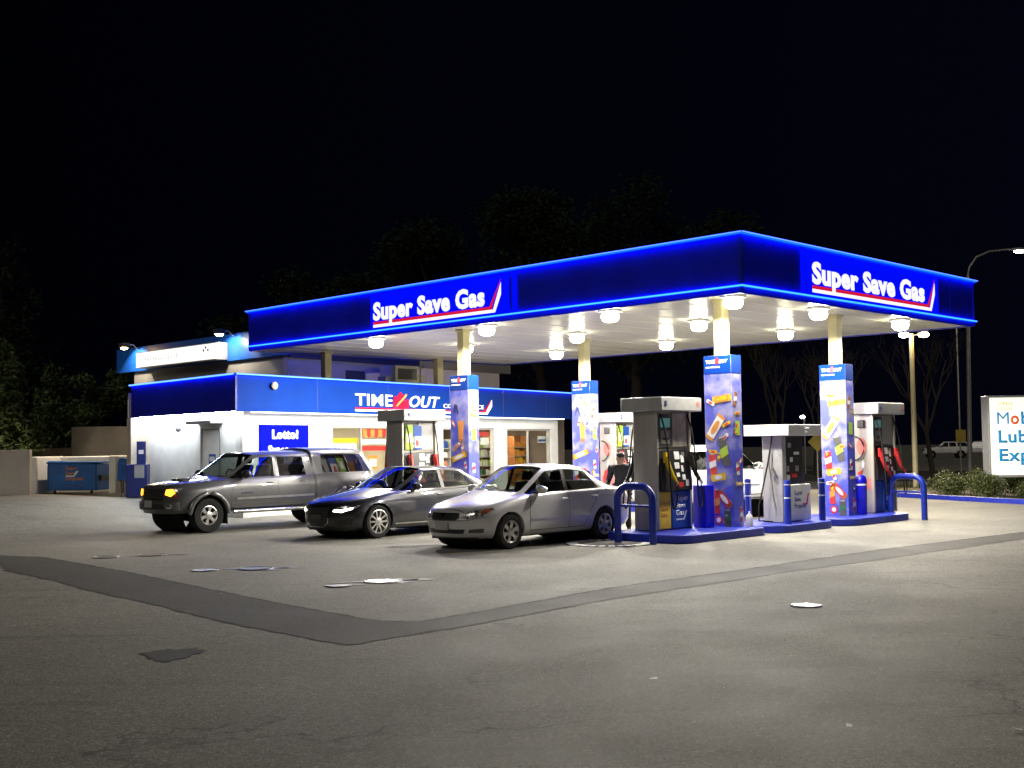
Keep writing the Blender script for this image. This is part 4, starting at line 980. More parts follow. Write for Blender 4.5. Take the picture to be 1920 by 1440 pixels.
decal(bv, 'licence_plate', [(-.16, .36), (.16, .36), (.16, .50), (-.16, .50)], 'front', 'greymetal', t, .03, .16, False, .01)
decal(bv, 'fog_lamp', [(-.50, .31), (-.70, .315), (-.71, .39), (-.52, .37)], 'front', 'greyplast', t, .006, .05, True)
decal(bv, 'side_moulding', [(1.42, .50), (3.05, .52), (3.05, .555), (1.42, .535)], 'side', 'paint_silver', t, .004, .1, True, .012)
seam(bv, [[(1.40, .33), (1.38, .6), (1.42, .90)], [(2.46, .28), (2.46, .95)], [(3.02, .56), (3.2, .72), (3.32, .93)], [(1.40, .30), (2.9, .30), (3.02, .5)]], 'side', t)
seam(bv, [[(.16, .52), (.6, .60), (1.1, .68), (1.16, .66)], [(.13, -.0), (.14, .3), (.16, .52)]], 'top', t)
seam(bv, [[(-.80, .60), (-.70, .585), (-.5, .53), (-.36, .525), (.36, .525), (.5, .53), (.70, .585), (.80, .60)], [(-.60, .23), (.60, .23)]], 'front', t, 'greyplast', .012, False)
decal(bv, 'grille_trim', ribbon([(-.345, .65), (.345, .65)], .016), 'front', 'chrome', t, .012, .08)
decal(bv, 'badge', [(.035*cos(2*pi*i/14), .618+.024*sin(2*pi*i/14)) for i in range(14)], 'front', 'chrome', t, .018, .08)
decal(bv, 'rear_lamp', [(-.72, .80), (-.72, .95), (-.50, .97), (-.45, .84)], 'rear', 'redlens', t, .006, .05, True)
mirror_(bv, 1.66, .97, t, 'paint_silver'); handles(bv, [(2.34, .83), (3.2, .85)], t, 'paint_silver')
decal(bv, 'wiper', ribbon([(1.10, -.5), (1.2, -.1), (1.22, .3)], .03), 'top', 'black', t, .012, .1)
interior(t, (2.15, 3.0), .66, .52, 1.72, .58)
finish_car(t, bm, 'paint_silver', W, zs, 4.53, (.90, 3.50), .355, .305, .195, .205, 'six')
put(t, -5.16, 2.90, .012)
# charcoal sedan
t = thing('parked_car', 'charcoal sedan with lit headlights between the grey pickup and the silver sedan', 'car')
c, fr, re, mf, zs, W = sedan('charcoal'); bm = make_cage(c, fr, re, mf, {3: .35, 4: .25}); bv = BVHTree.FromBMesh(bm)
for o in decal(bv, 'headlight', [(-.42, .555), (-.62, .535), (-.78, .60), (-.82, .68), (-.66, .67), (-.46, .635)], 'front', 'lens', t, .006, .04, True): pass
decal(bv, 'headlight_strip', [(-.43, .56), (-.60, .542), (-.75, .60), (-.77, .64), (-.60, .60), (-.45, .595)], 'front', 'drl', t, .014, .04, True)
g = decal(bv, 'grille', [(-.34, .66), (-.30, .33), (-.2, .26), (.2, .26), (.30, .33), (.34, .66)], 'front', 'black', t, .006, .05)[0]
for k in range(6): decal(bv, 'grille_bar', [(-.31, .31+k*.058), (.31, .31+k*.058), (.31, .322+k*.058), (-.31, .322+k*.058)], 'front', 'greyplast', g, .014, .1)
decal(bv, 'licence_plate', [(-.17, .40), (.17, .40), (.17, .49), (-.17, .49)], 'front', 'greyplast', t, .03, .17, False, .01)
decal(bv, 'air_intake', [(-.46, .27), (-.74, .29), (-.78, .43), (-.48, .40)], 'front', 'black', t, .006, .05, True)
decal(bv, 'grille_trim', ribbon([(-.36, .66), (-.32, .33), (-.21, .25), (.21, .25), (.32, .33), (.36, .66), (-.36, .66)], .014), 'front', 'chrome', t, .012, .06)
seam(bv, [[(-.84, .50), (-.4, .46)], [(.84, .50), (.4, .46)]], 'front', t, 'black', .012, False)
decal(bv, 'lower_lip', [(-.7, .20), (.7, .20), (.72, .245), (-.72, .245)], 'front', 'black', t, .006, .06)
decal(bv, 'window_trim', ribbon([(1.8, .945), (2.7, .95), (3.75, .985)], .022), 'side', 'chrome', t, .004, .1, True)
decal(bv, 'sill_trim', ribbon([(1.35, .27), (3.3, .27)], .03), 'side', 'chrome', t, .005, .1, True)
seam(bv, [[(1.52, .30), (1.50, .6), (1.55, .88)], [(2.74, .28), (2.74, .93)], [(3.36, .5), (3.5, .7), (3.62, .93)], [(1.52, .27), (3.2, .27), (3.36, .5)]], 'side', t)
seam(bv, [[(.14, .58), (.6, .68), (1.2, .75)]], 'top', t)
decal(bv, 'rear_lamp', [(-.80, .78), (-.80, .92), (-.50, .94), (-.45, .82)], 'rear', 'redlens', t, .006, .05, True)
mirror_(bv, 1.9, .96, t, 'paint_audi'); handles(bv, [(2.6, .82), (3.45, .84)], t, 'paint_audi')
interior(t, (2.35, 3.2), .7, .48, 1.92, .55)
finish_car(t, bm, 'paint_audi', W, zs, 4.71, (.90, 3.71), .375, .335, .235, .245, 'five')
put(t, -4.93, 6.93, .02)

# grey pickup with canopy, and the white utility behind the pumps
def truck_cols(kind):
    zs = .46; W = .935; U = lambda *a: list(a)
    top = 1.86 if kind == 'pickup' else 1.80
    c = [low(.22, zs-.02, .80, .92, .72, 1.0)+U((.16, .64, 1.03), (.13, .53, 1.05), (.11, .4, 1.06), (.09, .22, 1.065), (.08, 0, 1.07)),
         low(.45, zs, .93, .95, .82, 1.06)+U((.44, .74, 1.09), (.43, .62, 1.105), (.41, .46, 1.115), (.40, .25, 1.125), (.39, 0, 1.13)),
         low(1.0, zs, .95, 1.0, .85, 1.11)+U((1.0, .78, 1.14), (1.0, .66, 1.155), (.98, .5, 1.17), (.97, .27, 1.18), (.97, 0, 1.185)),
         low(1.46, zs, .935, 1.02, .87, 1.15)+U((1.56, .835, 1.18), (1.52, .77, 1.19), (1.46, .70, 1.205), (1.34, .4, 1.225), (1.30, 0, 1.23)),
         low(2.10, zs, .935, 1.03, .87, 1.165)+U((1.98, .84, 1.19), (2.19, .70, 1.64), (2.19, .635, 1.705), (2.10, .35, 1.755), (2.08, 0, 1.765)),
         low(2.62, zs, .935, 1.03, .87, 1.17)+U((2.62, .84, 1.195), (2.64, .705, 1.66), (2.64, .64, 1.73), (2.62, .35, 1.785), (2.62, 0, 1.795)),
         low(2.72, zs, .935, 1.03, .87, 1.17)+U((2.72, .84, 1.195), (2.73, .705, 1.66), (2.73, .64, 1.73), (2.72, .35, 1.785), (2.72, 0, 1.795)),
         low(3.44, zs, .935, 1.03, .87, 1.175)+U((3.44, .84, 1.2), (3.40, .705, 1.655), (3.40, .64, 1.725), (3.40, .35, 1.785), (3.40, 0, 1.795))]
    if kind == 'pickup':
        c += [low(3.61, zs, .935, 1.03, .87, 1.175)+U((3.61, .84, 1.2), (3.58, .72, 1.66), (3.58, .64, 1.735), (3.58, .35, 1.785), (3.58, 0, 1.795)),
              low(3.66, zs, .935, 1.03, .87, 1.175)+U((3.66, .84, 1.2), (3.63, .74, 1.69), (3.63, .66, 1.79), (3.63, .35, 1.84), (3.63, 0, 1.855)),
              low(3.86, zs, .935, 1.03, .87, 1.175)+U((3.84, .84, 1.24), (3.84, .74, 1.70), (3.84, .66, 1.80), (3.84, .35, 1.855), (3.84, 0, 1.87)),
              low(5.05, zs, .945, 1.03, .87, 1.175)+U((5.22, .84, 1.25), (4.98, .735, 1.69), (4.98, .655, 1.785), (4.98, .35, 1.84), (4.98, 0, 1.855)),
              low(5.46, zs+.05, .90, 1.03, .84, 1.175)+U((5.40, .80, 1.23), (5.18, .70, 1.66), (5.14, .60, 1.76), (5.12, .33, 1.815), (5.12, 0, 1.83))]
        re = (7, [5.55, 5.6, 5.6, 5.58, 5.52, 5.5, 5.22])
    else:
        c += [low(3.56, zs, .935, 1.03, .87, 1.175)+U((3.56, .84, 1.2), (3.54, .705, 1.65), (3.54, .64, 1.72), (3.54, .35, 1.78), (3.54, 0, 1.79)),
              low(4.55, zs, .935, 1.03, .87, 1.18)+U((4.62, .83, 1.21), (4.45, .69, 1.63), (4.45, .62, 1.70), (4.45, .35, 1.755), (4.45, 0, 1.765)),
              low(4.78, zs+.05, .88, 1.03, .83, 1.17)+U((4.78, .78, 1.22), (4.60, .64, 1.60), (4.57, .56, 1.67), (4.56, .33, 1.72), (4.56, 0, 1.73))]
        re = (7, [4.85, 4.9, 4.9, 4.88, 4.84, 4.8, 4.62])
    def mf(key, i, r):
        if key == 'side':
            if i == 3 and r >= 7: return 1
            if r == 5 and i in (3, 4, 6): return 2
            if kind == 'pickup':
                if i == 8: return 6
                if r == 5 and i == 10: return 3
            elif r == 5 and i == 8: return 2
        return 0
    return c, (4, [.05, .02, .03, .06]), re, mf, zs, W
LX = lambda x: x if x < 1.9 else 1.9+(x-1.9)*1.1
t = thing('pickup_truck', 'grey pickup truck with a matching canopy over its bed and amber lights on', 'pickup truck')
c, fr, re, mf, zs, W = truck_cols('pickup'); c = [[(LX(p[0]), p[1], p[2]) for p in q] for q in c]; re = (re[0], [LX(x) for x in re[1]]); bm = make_cage(c, fr, re, mf, {3: .3, 4: .3}); bv = BVHTree.FromBMesh(bm)
decal(bv, 'headlight', [(-.47, .84), (-.66, .80), (-.78, .86), (-.80, 1.0), (-.70, 1.02), (-.50, .99)], 'front', 'lens', t, .006, .04, True)
decal(bv, 'indicator_lens', [(-.48, .86), (-.64, .82), (-.74, .90), (-.68, .98), (-.50, .97)], 'front', 'indicator', t, .014, .03, True)
decal(bv, 'indicator_lens', [(-.66, .78), (-.78, .80), (-.80, .86), (-.70, .84)], 'front', 'amber', t, .016, .03, True)
g = decal(bv, 'grille', [(-.44, .80), (-.40, .74), (.40, .74), (.44, .80), (.45, 1.0), (-.45, 1.0)], 'front', 'black', t, .008, .05)[0]
decal(bv, 'grille_surround', ribbon([(-.44, .80), (-.45, .99), (.45, .99), (.44, .80)], .03), 'front', 'paint_truck', g, .016, .06)
for k in range(3): decal(bv, 'grille_bar', [(-.42, .79+k*.06), (.42, .79+k*.06), (.42, .805+k*.06), (-.42, .805+k*.06)], 'front', 'greyplast', g, .014, .1)
g = decal(bv, 'bumper', [(-.80, .52), (.80, .52), (.82, .70), (-.82, .70)], 'front', 'paint_truck', t, .03, .06, False, .03)[0]
decal(bv, 'air_intake', [(-.55, .54), (.55, .54), (.5, .66), (-.5, .66)], 'front', 'black', g, .068, .08)
decal(bv, 'licence_plate', [(-.16, .58), (.16, .58), (.16, .73), (-.16, .73)], 'front', 'greymetal', t, .08, .16, False, .01)
decal(bv, 'fog_lamp', [(-.60, .56), (-.72, .56), (-.72, .65), (-.60, .65)], 'front', 'lens', t, .075, .04, True)
b = MB(); b.box(.66, 1.16, -.26, .26, 1.10, 1.198, 'paint_truck'); sc = b.build('hood_scoop', t, bevel=.04); MB().box(.645, .66, -.22, .22, 1.145, 1.18, 'black').build('scoop_opening', sc)
decal(bv, 'side_moulding', [(1.62, .70), (3.74, .72), (3.74, .77), (1.62, .75)], 'side', 'alloy', t, .004, .1, True, .014)
decal(bv, 'door_badge', [(1.72, .84), (2.05, .845), (2.05, .87), (1.72, .865)], 'side', 'chrome', t, .004, .1, True, .006)
seam(bv, [[(LX(x), z) for x, z in l] for l in [[(1.50, .5), (1.48, .8), (1.54, 1.13)], [(2.67, .5), (2.67, 1.17)], [(3.42, .62), (3.45, .8), (3.5, 1.17)], [(1.5, .5), (3.3, .5), (3.42, .62)], [(3.68, 1.205), (5.4, 1.215)]]], 'side', t)
seam(bv, [[(.14, .62), (.6, .72), (1.3, .78)]], 'top', t)
for s in (-1, 1):
    b = MB(); b.tube([(1.55, s*.90, .44), (3.62, s*.90, .44)], .045, 'chrome', 12); b.build('side_step', t, 60)
    b = MB(); b.box(1.36, 1.385, s*.80-.13, s*.80+.13, .18, .5, 'rubber'); b.build('mud_flap', t)
    for xa, R in ((.92, .455), (4.73, .455)):   # wheel arch flares
        b = MB(); pts = [(xa+(R+.03)*cos(a), s*.93, .385+(R+.03)*sin(a)) for a in [pi*(.02+.96*i/20) for i in range(21)]]; b.tube(pts, [.03]+[.055]*19+[.03], 'paint_truck', 8); b.build('arch_flare', t, 60)
mirror_(bv, 1.84, 1.22, t, 'black', 1.25); handles(bv, [(2.52, 1.06), (3.44, 1.07)], t, 'paint_truck')
interior(t, (2.3, 3.2), .7, .85, 1.8, .58)
finish_car(t, bm, 'paint_truck', W, zs, 5.97, (.92, 4.73), .455, .385, .25, .215, 'seven', 'glass', 'glassdark')
put(t, -6.15, 11.38, .01)
t = thing('utility_vehicle', 'white utility vehicle facing away, half hidden behind the near advert tower', 'car')
c, fr, re, mf, zs, W = truck_cols('suv'); bm = make_cage(c, fr, re, mf, {3: .3, 4: .3}); bv = BVHTree.FromBMesh(bm)
seam(bv, [[(1.50, .5), (1.48, .8), (1.54, 1.13)], [(2.67, .5), (2.67, 1.17)], [(3.42, .62), (3.45, .8), (3.5, 1.17)], [(1.5, .5), (3.3, .5), (3.42, .62)]], 'side', t)
decal(bv, 'headlight', [(-.47, .84), (-.66, .80), (-.78, .86), (-.80, 1.0), (-.70, 1.02), (-.50, .99)], 'front', 'lens', t, .006, .04, True)
decal(bv, 'grille', [(-.44, .76), (.44, .76), (.45, 1.0), (-.45, 1.0)], 'front', 'black', t, .008, .06)
decal(bv, 'rear_lamp', [(-.78, .85), (-.78, 1.15), (-.66, 1.15), (-.66, .85)], 'rear', 'redlens', t, .006, .05, True)
decal(bv, 'rear_window_glass', [(-.55, 1.28), (.55, 1.28), (.48, 1.58), (-.48, 1.58)], 'rear', 'black', t, .006, .06)
decal(bv, 'lower_trim', [(1.4, .50), (3.1, .50), (3.1, .60), (1.4, .60)], 'side', 'greyplast', t, .005, .1, True)
decal(bv, 'door_badge', [(1.72, .80), (2.1, .80), (2.1, .83), (1.72, .83)], 'side', 'steeldull', t, .004, .1, True)
mirror_(bv, 1.84, 1.22, t, 'paint_white', 1.2); handles(bv, [(2.52, 1.06), (3.3, 1.07)], t, 'paint_white')
interior(t, (2.3, 3.1), .7, .8, 1.8, .58)
finish_car(t, bm, 'paint_white', W, zs, 4.9, (.92, 3.85), .455, .385, .25, .215, 'seven')
t.location = UV(7.15, 4.15, .004); t.rotation_euler = (0, 0, TH+pi); suv = t
t2 = dup(suv, (48.5, 131, .02), TH-1.2, 'pale car parked far off on the street beyond the yellow sign', 'cars parked far down the street')
t3 = dup(suv, (44, 128, .02), TH-1.0, 'pale car parked far off on the street behind the bare tree', 'cars parked far down the street')

# ------------------------------------------------------------------ person
def skin(name, verts, edges, radii, m, parent, root=0, sub=2):
    me = bpy.data.meshes.new(name); me.from_pydata(verts, edges, []); me.materials.append(M[m]); o = bpy.data.objects.new(name, me); COL.objects.link(o)
    s = o.modifiers.new('skin', 'SKIN'); s.use_smooth_shade = True
    for i, r in enumerate(radii): me.skin_vertices[0].data[i].radius = r if isinstance(r, tuple) else (r, r)
    me.skin_vertices[0].data[root].use_root = True
    d = o.modifiers.new('sub', 'SUBSURF'); d.levels = sub; d.render_levels = sub
    bpy.context.view_layer.update(); ev = bpy.data.meshes.new_from_object(o.evaluated_get(bpy.context.evaluated_depsgraph_get())); bpy.data.objects.remove(o)
    o = bpy.data.objects.new(name, ev); COL.objects.link(o); o.parent = parent; return o
pe = thing('person', 'person in a dark jacket and dark trousers standing by the rear of the silver sedan', 'person', UV(-.25, 2.82, .004), TH+radians(200))
# faces local +x
V = [(0, 0, .86), (0, 0, 1.02), (.02, 0, 1.22), (.05, 0, 1.36), (.07, 0, 1.43), (.10, 0, 1.50), (.12, 0, 1.58),
     (0, .10, .80), (.03, .11, .44), (-.02, .12, .08), (.10, .13, .03), (0, -.10, .80), (-.02, -.11, .44), (-.08, -.12, .08), (.04, -.13, .03),
     (.04, .19, 1.36), (.05, .29, 1.09), (.24, .24, .98), (.04, -.19, 1.36), (.0, -.30, 1.09), (.18, -.28, .95)]
Ed = [(0, 1), (1, 2), (2, 3), (3, 4), (4, 5), (5, 6), (0, 7), (7, 8), (8, 9), (9, 10), (0, 11), (11, 12), (12, 13), (13, 14), (3, 15), (15, 16), (16, 17), (3, 18), (18, 19), (19, 20)]
Rr = [(.11, .14), (.11, .14), (.10, .12), (.06, .08), .05, (.075, .065), (.085, .07), .085, .06, .045, .035, .085, .06, .045, .035, .045, .04, .035, .045, .04, .035]
skin('body', V, Ed, Rr, 'skin', pe)
skin('jacket', V[:4]+[(.06, 0, 1.41)]+V[15:21]+[(0, 0, .80)], [(0, 1), (1, 2), (2, 3), (3, 4), (3, 5), (5, 6), (6, 7), (3, 8), (8, 9), (9, 10), (0, 11)], [(.145, .18), (.135, .155), (.145, .165), (.12, .15), (.075, .08), .078, .064, .05, .078, .064, .05, (.14, .165)], 'jacket', pe)
skin('trousers', [(0, 0, .84), (0, .10, .78), (.03, .11, .44), (-.02, .12, .10), (0, -.10, .78), (-.02, -.11, .44), (-.08, -.12, .10)], [(0, 1), (1, 2), (2, 3), (0, 4), (4, 5), (5, 6)], [(.12, .15), .10, .075, .06, .10, .075, .06], 'trouser', pe)
b = MB(); b.ball((.09, 0, 1.605), (.10, .088, .07), 'hair', 16, 10); b.ball((.05, 0, 1.555), (.075, .085, .085), 'hair', 14, 8); b.build('hair', pe, 60)
b = MB()
for s in (-1, 1): b.ball((.186, s*.03, 1.545), .008, 'black', 8, 6); b.ball((.11, s*.08, 1.53), (.018, .01, .03), 'skin', 8, 6)
b.ball((.205, 0, 1.515), (.02, .012, .02), 'skin', 8, 6); b.box(.185, .192, -.025, .025, 1.475, 1.482, 'pink'); b.build('face', pe, 60)
for s, hx, hz in ((1, .24, .98), (-1, .18, .95)):
    hy = .24 if s > 0 else -.28
    vs = [(hx, hy, hz), (hx+.05, hy, hz-.02), (hx+.09, hy, hz-.04)]; es = [(0, 1), (1, 2)]; rs = [.024, (.018, .036), (.014, .036)]
    hand = skin('hand', vs, es, rs, 'skin', pe)
    b = MB()
    for k in range(4): L = (.065, .075, .07, .055)[k]; yy = hy+(k-1.5)*.018; b.tube([(hx+.09, yy, hz-.04), (hx+.09+L*.5, yy, hz-.06), (hx+.09+L*.75, yy, hz-.09)], [.009, .008, .006], 'skin', 6)
    b.tube([(hx+.04, hy-s*.03, hz-.02), (hx+.07, hy-s*.055, hz-.045), (hx+.09, hy-s*.055, hz-.07)], [.011, .01, .007], 'skin', 6); b.build('fingers', hand, 60)
for s, x in ((.12, .04), (-.12, -.02)):
    b = MB(); b.ball((x, s, .045), (.13, .05, .045), 'black', 12, 8); b.build('shoe', pe, 60)

# ------------------------------------------------------------------ vegetation
def leaves(blobs, n, size, rnd, m, drop=0.):
    b = MB(); mi = b.m(m); tot = sum(r[3]*r[3] for r in blobs)
    for bl_ in blobs:
        cx, cy, cz, r, sz = (list(bl_)+[1])[:5]
        for _ in range(int(n*r*r/tot)):
            d = Vector((rnd.gauss(0, 1), rnd.gauss(0, 1), rnd.gauss(0, 1))).normalized(); k = r*(rnd.random()**.45)*(1+.25*sin(5*d.x+3*d.z+cx)*cos(4*d.y-cz))
            p = Vector((cx, cy, cz))+Vector((d.x*k, d.y*k, d.z*k*sz)); s = size*rnd.uniform(.5, 1.3)
            a = Vector((rnd.gauss(0, 1), rnd.gauss(0, 1), rnd.gauss(0, .6))).normalized(); c = a.cross(Vector((rnd.gauss(0, 1), rnd.gauss(0, 1), rnd.gauss(0, 1)))).normalized()*.45
            o = len(b.v); b.v += [p-a*s*.5, p+c*s*.5, p+a*s*.6-Vector((0, 0, drop*s)), p-c*s*.5]; b.f.append([o, o+1, o+2, o+3]); b.mi.append(mi)
    return b
def tree(name, label, cat, x, y, h, w, seed, m, n=6000, leaf=.28, kind='round', group=None):
    rnd = random.Random(seed); t = thing(name, label, cat, (x, y, gz(x, y)-.05), rnd.uniform(0, 6), group)
    b = MB(); b.tube([(0, 0, 0), (.05*w, 0, h*.3), (-.03*w, .05, h*.6), (0, 0, h*.88)], [h*.022+.03, h*.017+.02, h*.01, .015], 'bark', 8)
    blobs = []
    if kind == 'round':
        for i in range(13):
            a = rnd.uniform(0, 2*pi); rr = w*.5*rnd.uniform(.15, .8); z = h*rnd.uniform(.38, .92); k = 1-.5*abs(z/h-.6); p = (rr*cos(a)*k, rr*sin(a)*k, z)
            blobs.append((*p, w*rnd.uniform(.16, .27), rnd.uniform(.6, .9))); b.tube([(0, 0, h*.25+.3*z*.5), (p[0]*.5, p[1]*.5, z*.85), p], [h*.009, h*.006, .012], 'bark', 5)
    else:
        for i in range(22):
            z = h*(.08+.9*i/22); a = i*2.4; rr = w*.28*(1-.85*i/22)*rnd.uniform(.6, 1.3)+.05; p = (rr*cos(a), rr*sin(a), z)
            blobs.append((*p, max(.25, w*.34*(1-.8*i/22)*rnd.uniform(.7, 1.2)), 1.1)); b.tube([(0, 0, z*.9), p], [.04, .012], 'bark', 5)
    b.build('trunk', t, 60)
    leaves(blobs, n, leaf, rnd, m, .2).build('crown', t, 180)
    return t
G1 = 'trees and tall bushes behind the left wall'
tree('leafy_tree', 'lit green bush spilling over the low beige wall at the left edge of the picture', 'tree', -18.6, 43.2, 5.8, 3.4, 11, 'leaf', 12000, .2, 'cone', G1)
tree('leafy_tree', 'upright green tree just right of the lit bush at the left edge', 'tree', -18.7, 48.3, 5.6, 3.0, 12, 'leaf', 10000, .2, 'cone', G1)
tree('leafy_tree', 'ragged green tree behind the dumpster enclosure', 'tree', -16.6, 48.0, 5.3, 3.4, 13, 'leaf', 10000, .2, 'round', G1)
tree('leafy_tree', 'dim brownish tree beside the left end of the store', 'tree', -14.4, 49.0, 5.6, 3.6, 14, 'leafdark', 9000, .2, 'round', G1)
tree('tall_tree', 'very tall dark tree at the far left edge', 'tree', -22.4, 52, 11.5, 6.5, 15, 'leafdark', 10000, .3, 'cone', G1)
G2 = 'tall dark trees far behind the store and canopy'
for i, (px, d, h, w) in enumerate(((-11.5, 76, 14, 9), (-5, 80, 17, 11), (1.5, 78, 19.5, 11), (7.6, 76, 19.5, 10.5), (13, 74, 16, 8), (-17.5, 74, 10, 9))):
    tree('tall_tree', ['lower dark tree above the left half of the canopy', 'dark tree above the canopy sign lettering', 'tall dark tree above the middle of the canopy', 'tallest dark tree left of the canopy corner', 'dark tree right behind the near canopy corner', 'low dark tree above the store roof sign'][i], 'tree', px, d, h, w, 20+i, 'leafdark', 11000, .38, 'round', G2)
def bare(x, y, h, seed, lab):
    rnd = random.Random(seed); t = thing('bare_tree', lab, 'tree', (x, y, 0), 0, 'bare winter trees by the street'); b = MB()
    def br(p, d, L, r, k):
        q = p+d*L*.5+Vector((rnd.uniform(-.1, .1), rnd.uniform(-.1, .1), 0))*L; e = q+(d+Vector((rnd.uniform(-.2, .2), rnd.uniform(-.2, .2), .12))).normalized()*L*.5
        b.tube([p, q, e], [r, r*.8, r*.6], 'bark', 5 if k < 3 else 3, False)
        if k < 6:
            for _ in range(3 if k in (0, 1, 2) else 2):
                br(e, (d+Vector((rnd.uniform(-.6, .6), rnd.uniform(-.6, .6), rnd.uniform(-.05, .45)))).normalized(), L*rnd.uniform(.62, .82), r*.58, k+1)
    br(Vector((0, 0, -.05)), Vector((0, 0, 1)), h*.27, h*.02, 0)
    b.build('branches', t, 60); return t
bare(13.3, 58, 8, 31, 'bare tree behind the propane dispenser')
bare(21.2, 60, 8.5, 32, 'bare tree right of the lamp post with twin floodlights')
bare(16.8, 66, 8, 33, 'bare tree between the two advert towers, far back'); bare(18.8, 70, 9, 34, 'farthest bare tree, just left of the floodlight post')
# shrubs
rnd = random.Random(9); sp = None
for i, (x, y, r, lab) in enumerate(((13.9, 37.6, .55, 'low round shrub at the left end of the planting bed'), (14.5, 36.4, .6, 'round shrub second from the left in the planting bed'), (15.2, 38.6, .7, 'wide shrub just left of the backlit sign'), (15.5, 36.0, .5, 'small shrub under the left corner of the backlit sign'),
                                   (15.6, 34.4, .55, 'shrub at the right edge of the picture near the kerb'), (16.5, 37.2, .7, 'shrub under the backlit sign'), (14.6, 39.8, .7, 'shrub at the back of the bed beside the lamp post'), (16.9, 40.2, .8, 'large shrub behind the backlit sign'))):
    if i < 3:
        t = thing('shrub', lab, 'shrub', (x, y, .05), 0, 'clipped shrubs in the planting bed')
        MB().tube([(0, 0, 0), (.02, 0, .3)], [.04, .02], 'bark', 6).build('stem', t)
        bl2 = [(rnd.uniform(-.25, .25), rnd.uniform(-.25, .25), rnd.uniform(.3, .5), rnd.uniform(.3, .42), .8) for _ in range(6)]
        leaves(bl2, 3000, .085, rnd, 'shrubleaf').build('foliage', t, 180); sp = t; t.scale = (r*1.7,)*3
    else:
        t = dup(sp, (x, y, .05), rnd.uniform(0, 6), lab, 'clipped shrubs in the planting bed'); t.scale = (r*1.7, r*1.6, r*1.5)
# verge grass beyond the bed
b = MB(); mi = b.m('shrubleaf')
for _ in range(5000):
    x = rnd.uniform(14, 30); y = rnd.uniform(36, 50); h = rnd.uniform(.04, .14); a = rnd.uniform(0, 6)
    if x < 12.6+(38.9-y)*.33+1.0: continue
    o_ = len(b.v); b.v += [Vector((x, y, .05)), Vector((x+.03*cos(a), y+.03*sin(a), .05)), Vector((x+.05*sin(a), y, .05+h))]; b.f.append([o_, o_+1, o_+2]); b.mi.append(mi)
o = b.build('grass', None, 180); tag(o, 'thin grass over the planting bed', 'grass', kind='stuff')

# ------------------------------------------------------------------ left yard
def wall(name, p, q, z, th, m, lab, top=None):
    d = (Vector(q)-Vector(p)).normalized(); n = Vector((-d.y, d.x))*th
    b = MB(); b.prism([p, q, (q[0]+n.x, q[1]+n.y), (p[0]+n.x, p[1]+n.y)], -.1, z, m)
    o = b.build(name, None, bevel=.02); tag(o, lab, 'wall'); return o
wall('boundary_wall', (-24, 37.2), (-15.45, 38.0), 1.93, .25, 'wallbeige', 'low beige wall lit at the left edge of the picture')
wall('boundary_wall', (-19.5, 45.6), (-16.9, 45.6), 2.0, .3, 'concrete', 'stained low retaining wall behind the dumpster')
wall('boundary_wall', (-16.88, 45.4), (-13.0, 45.4), 2.8, .3, 'concrete', 'taller stained retaining wall beside the left end of the store')
GZ = gz(-14.8, 39.5)
en = thing('dumpster_enclosure', 'white U shaped masonry enclosure around the blue dumpster', 'enclosure', (-16.26, 40.0, GZ), -.02)
b = MB(); w = 2.93
b.box(0, .26, 0, 2.2, 0, 1.28, 'white'); b.build('side_wall', en, bevel=.05)
b = MB(); b.box(w-.26, w, 0, 2.2, 0, 1.28, 'white'); b.build('side_wall', en, bevel=.05)
b = MB(); b.box(.26, w-.26, 1.9, 2.2, 0, 1.27, 'white'); b.build('back_wall', en, bevel=.04)
du = thing('dumpster', 'blue steel dumpster with faded lettering inside the white enclosure', 'dumpster', (-15.72, 40.15, GZ), -.02)
b = MB(); b.prism([(0, .12), (1.68, .12), (1.68, 1.0), (0, 1.12)], 0, 1.2, 'dumpblue', Matrix(((1, 0, 0, 0), (0, 0, 1, 0), (0, 1, 0, 0), (0, 0, 0, 1))))
for x in (.02, .55, 1.12, 1.63): b.box(x-.02, x+.02, -.03, .0, .14, .98, 'dumpblue') if x in (.02, 1.63) else None
bd = b.build('bin_body', du, bevel=.015)
b = MB(); b.box(-.03, 1.71, -.04, 1.25, 1.03, 1.09, 'dumpblue'); b.build('lid', du, bevel=.02)
for x in (-.08, 1.68):
    b = MB(); b.box(x, x+.08, .2, .9, .45, .62, 'black'); b.build('fork_pocket', du)
for x in (.2, 1.45):
    b = MB(); b.lathe([(.001, -.03), (.06, -.03), (.06, .03), (.001, .03)], 'black', 14, Matrix.Translation((x, .15, .06)) @ Matrix.Rotation(pi/2, 4, 'Y')); b.build('castor', du)
stack(('Super', 'Save', 'Disposal'), .13, 'orange', plane((.62, -.004, .82), (1, 0, 0), (0, 0, 1)), bd, .95)
MB().prism([(.0, 0), (.3, 0), (.44, .2), (.36, .2), (.27, .05), (0, .05)], 0, .004, 'paper', plane((.62, -.004, .58), (1, 0, 0), (0, 0, 1))).build('stripe_emblem', bd)
t = thing('drop_box', 'teal blue metal box on legs right of the dumpster enclosure', 'drop box', (-12.12, 36.4, gz(-12, 36.4)), -.1)
b = MB(); b.prism([(0, .5), (0, 1.05), (.15, 1.2), (.5, 1.2), (.5, .5)], 0, .85, 'dumpblue', Matrix(((0, 0, 1, 0), (1, 0, 0, 0), (0, 1, 0, 0), (0, 0, 0, 1)))); b.build('casing', t, bevel=.03)
for x in (.05, .2, .75):
    b = MB(); b.box(x, x+.05, .05, .1, 0, .5, 'galv'); b.build('leg', t)
b = MB(); b.tube([(.55, -.02, 1.0)]+[(.55+.2*sin(a), -.03, 1.05+.14*cos(a)) for a in [pi*i/8 for i in range(9)]], .02, 'steeldull', 6); b.build('hose_loop', t, 60)
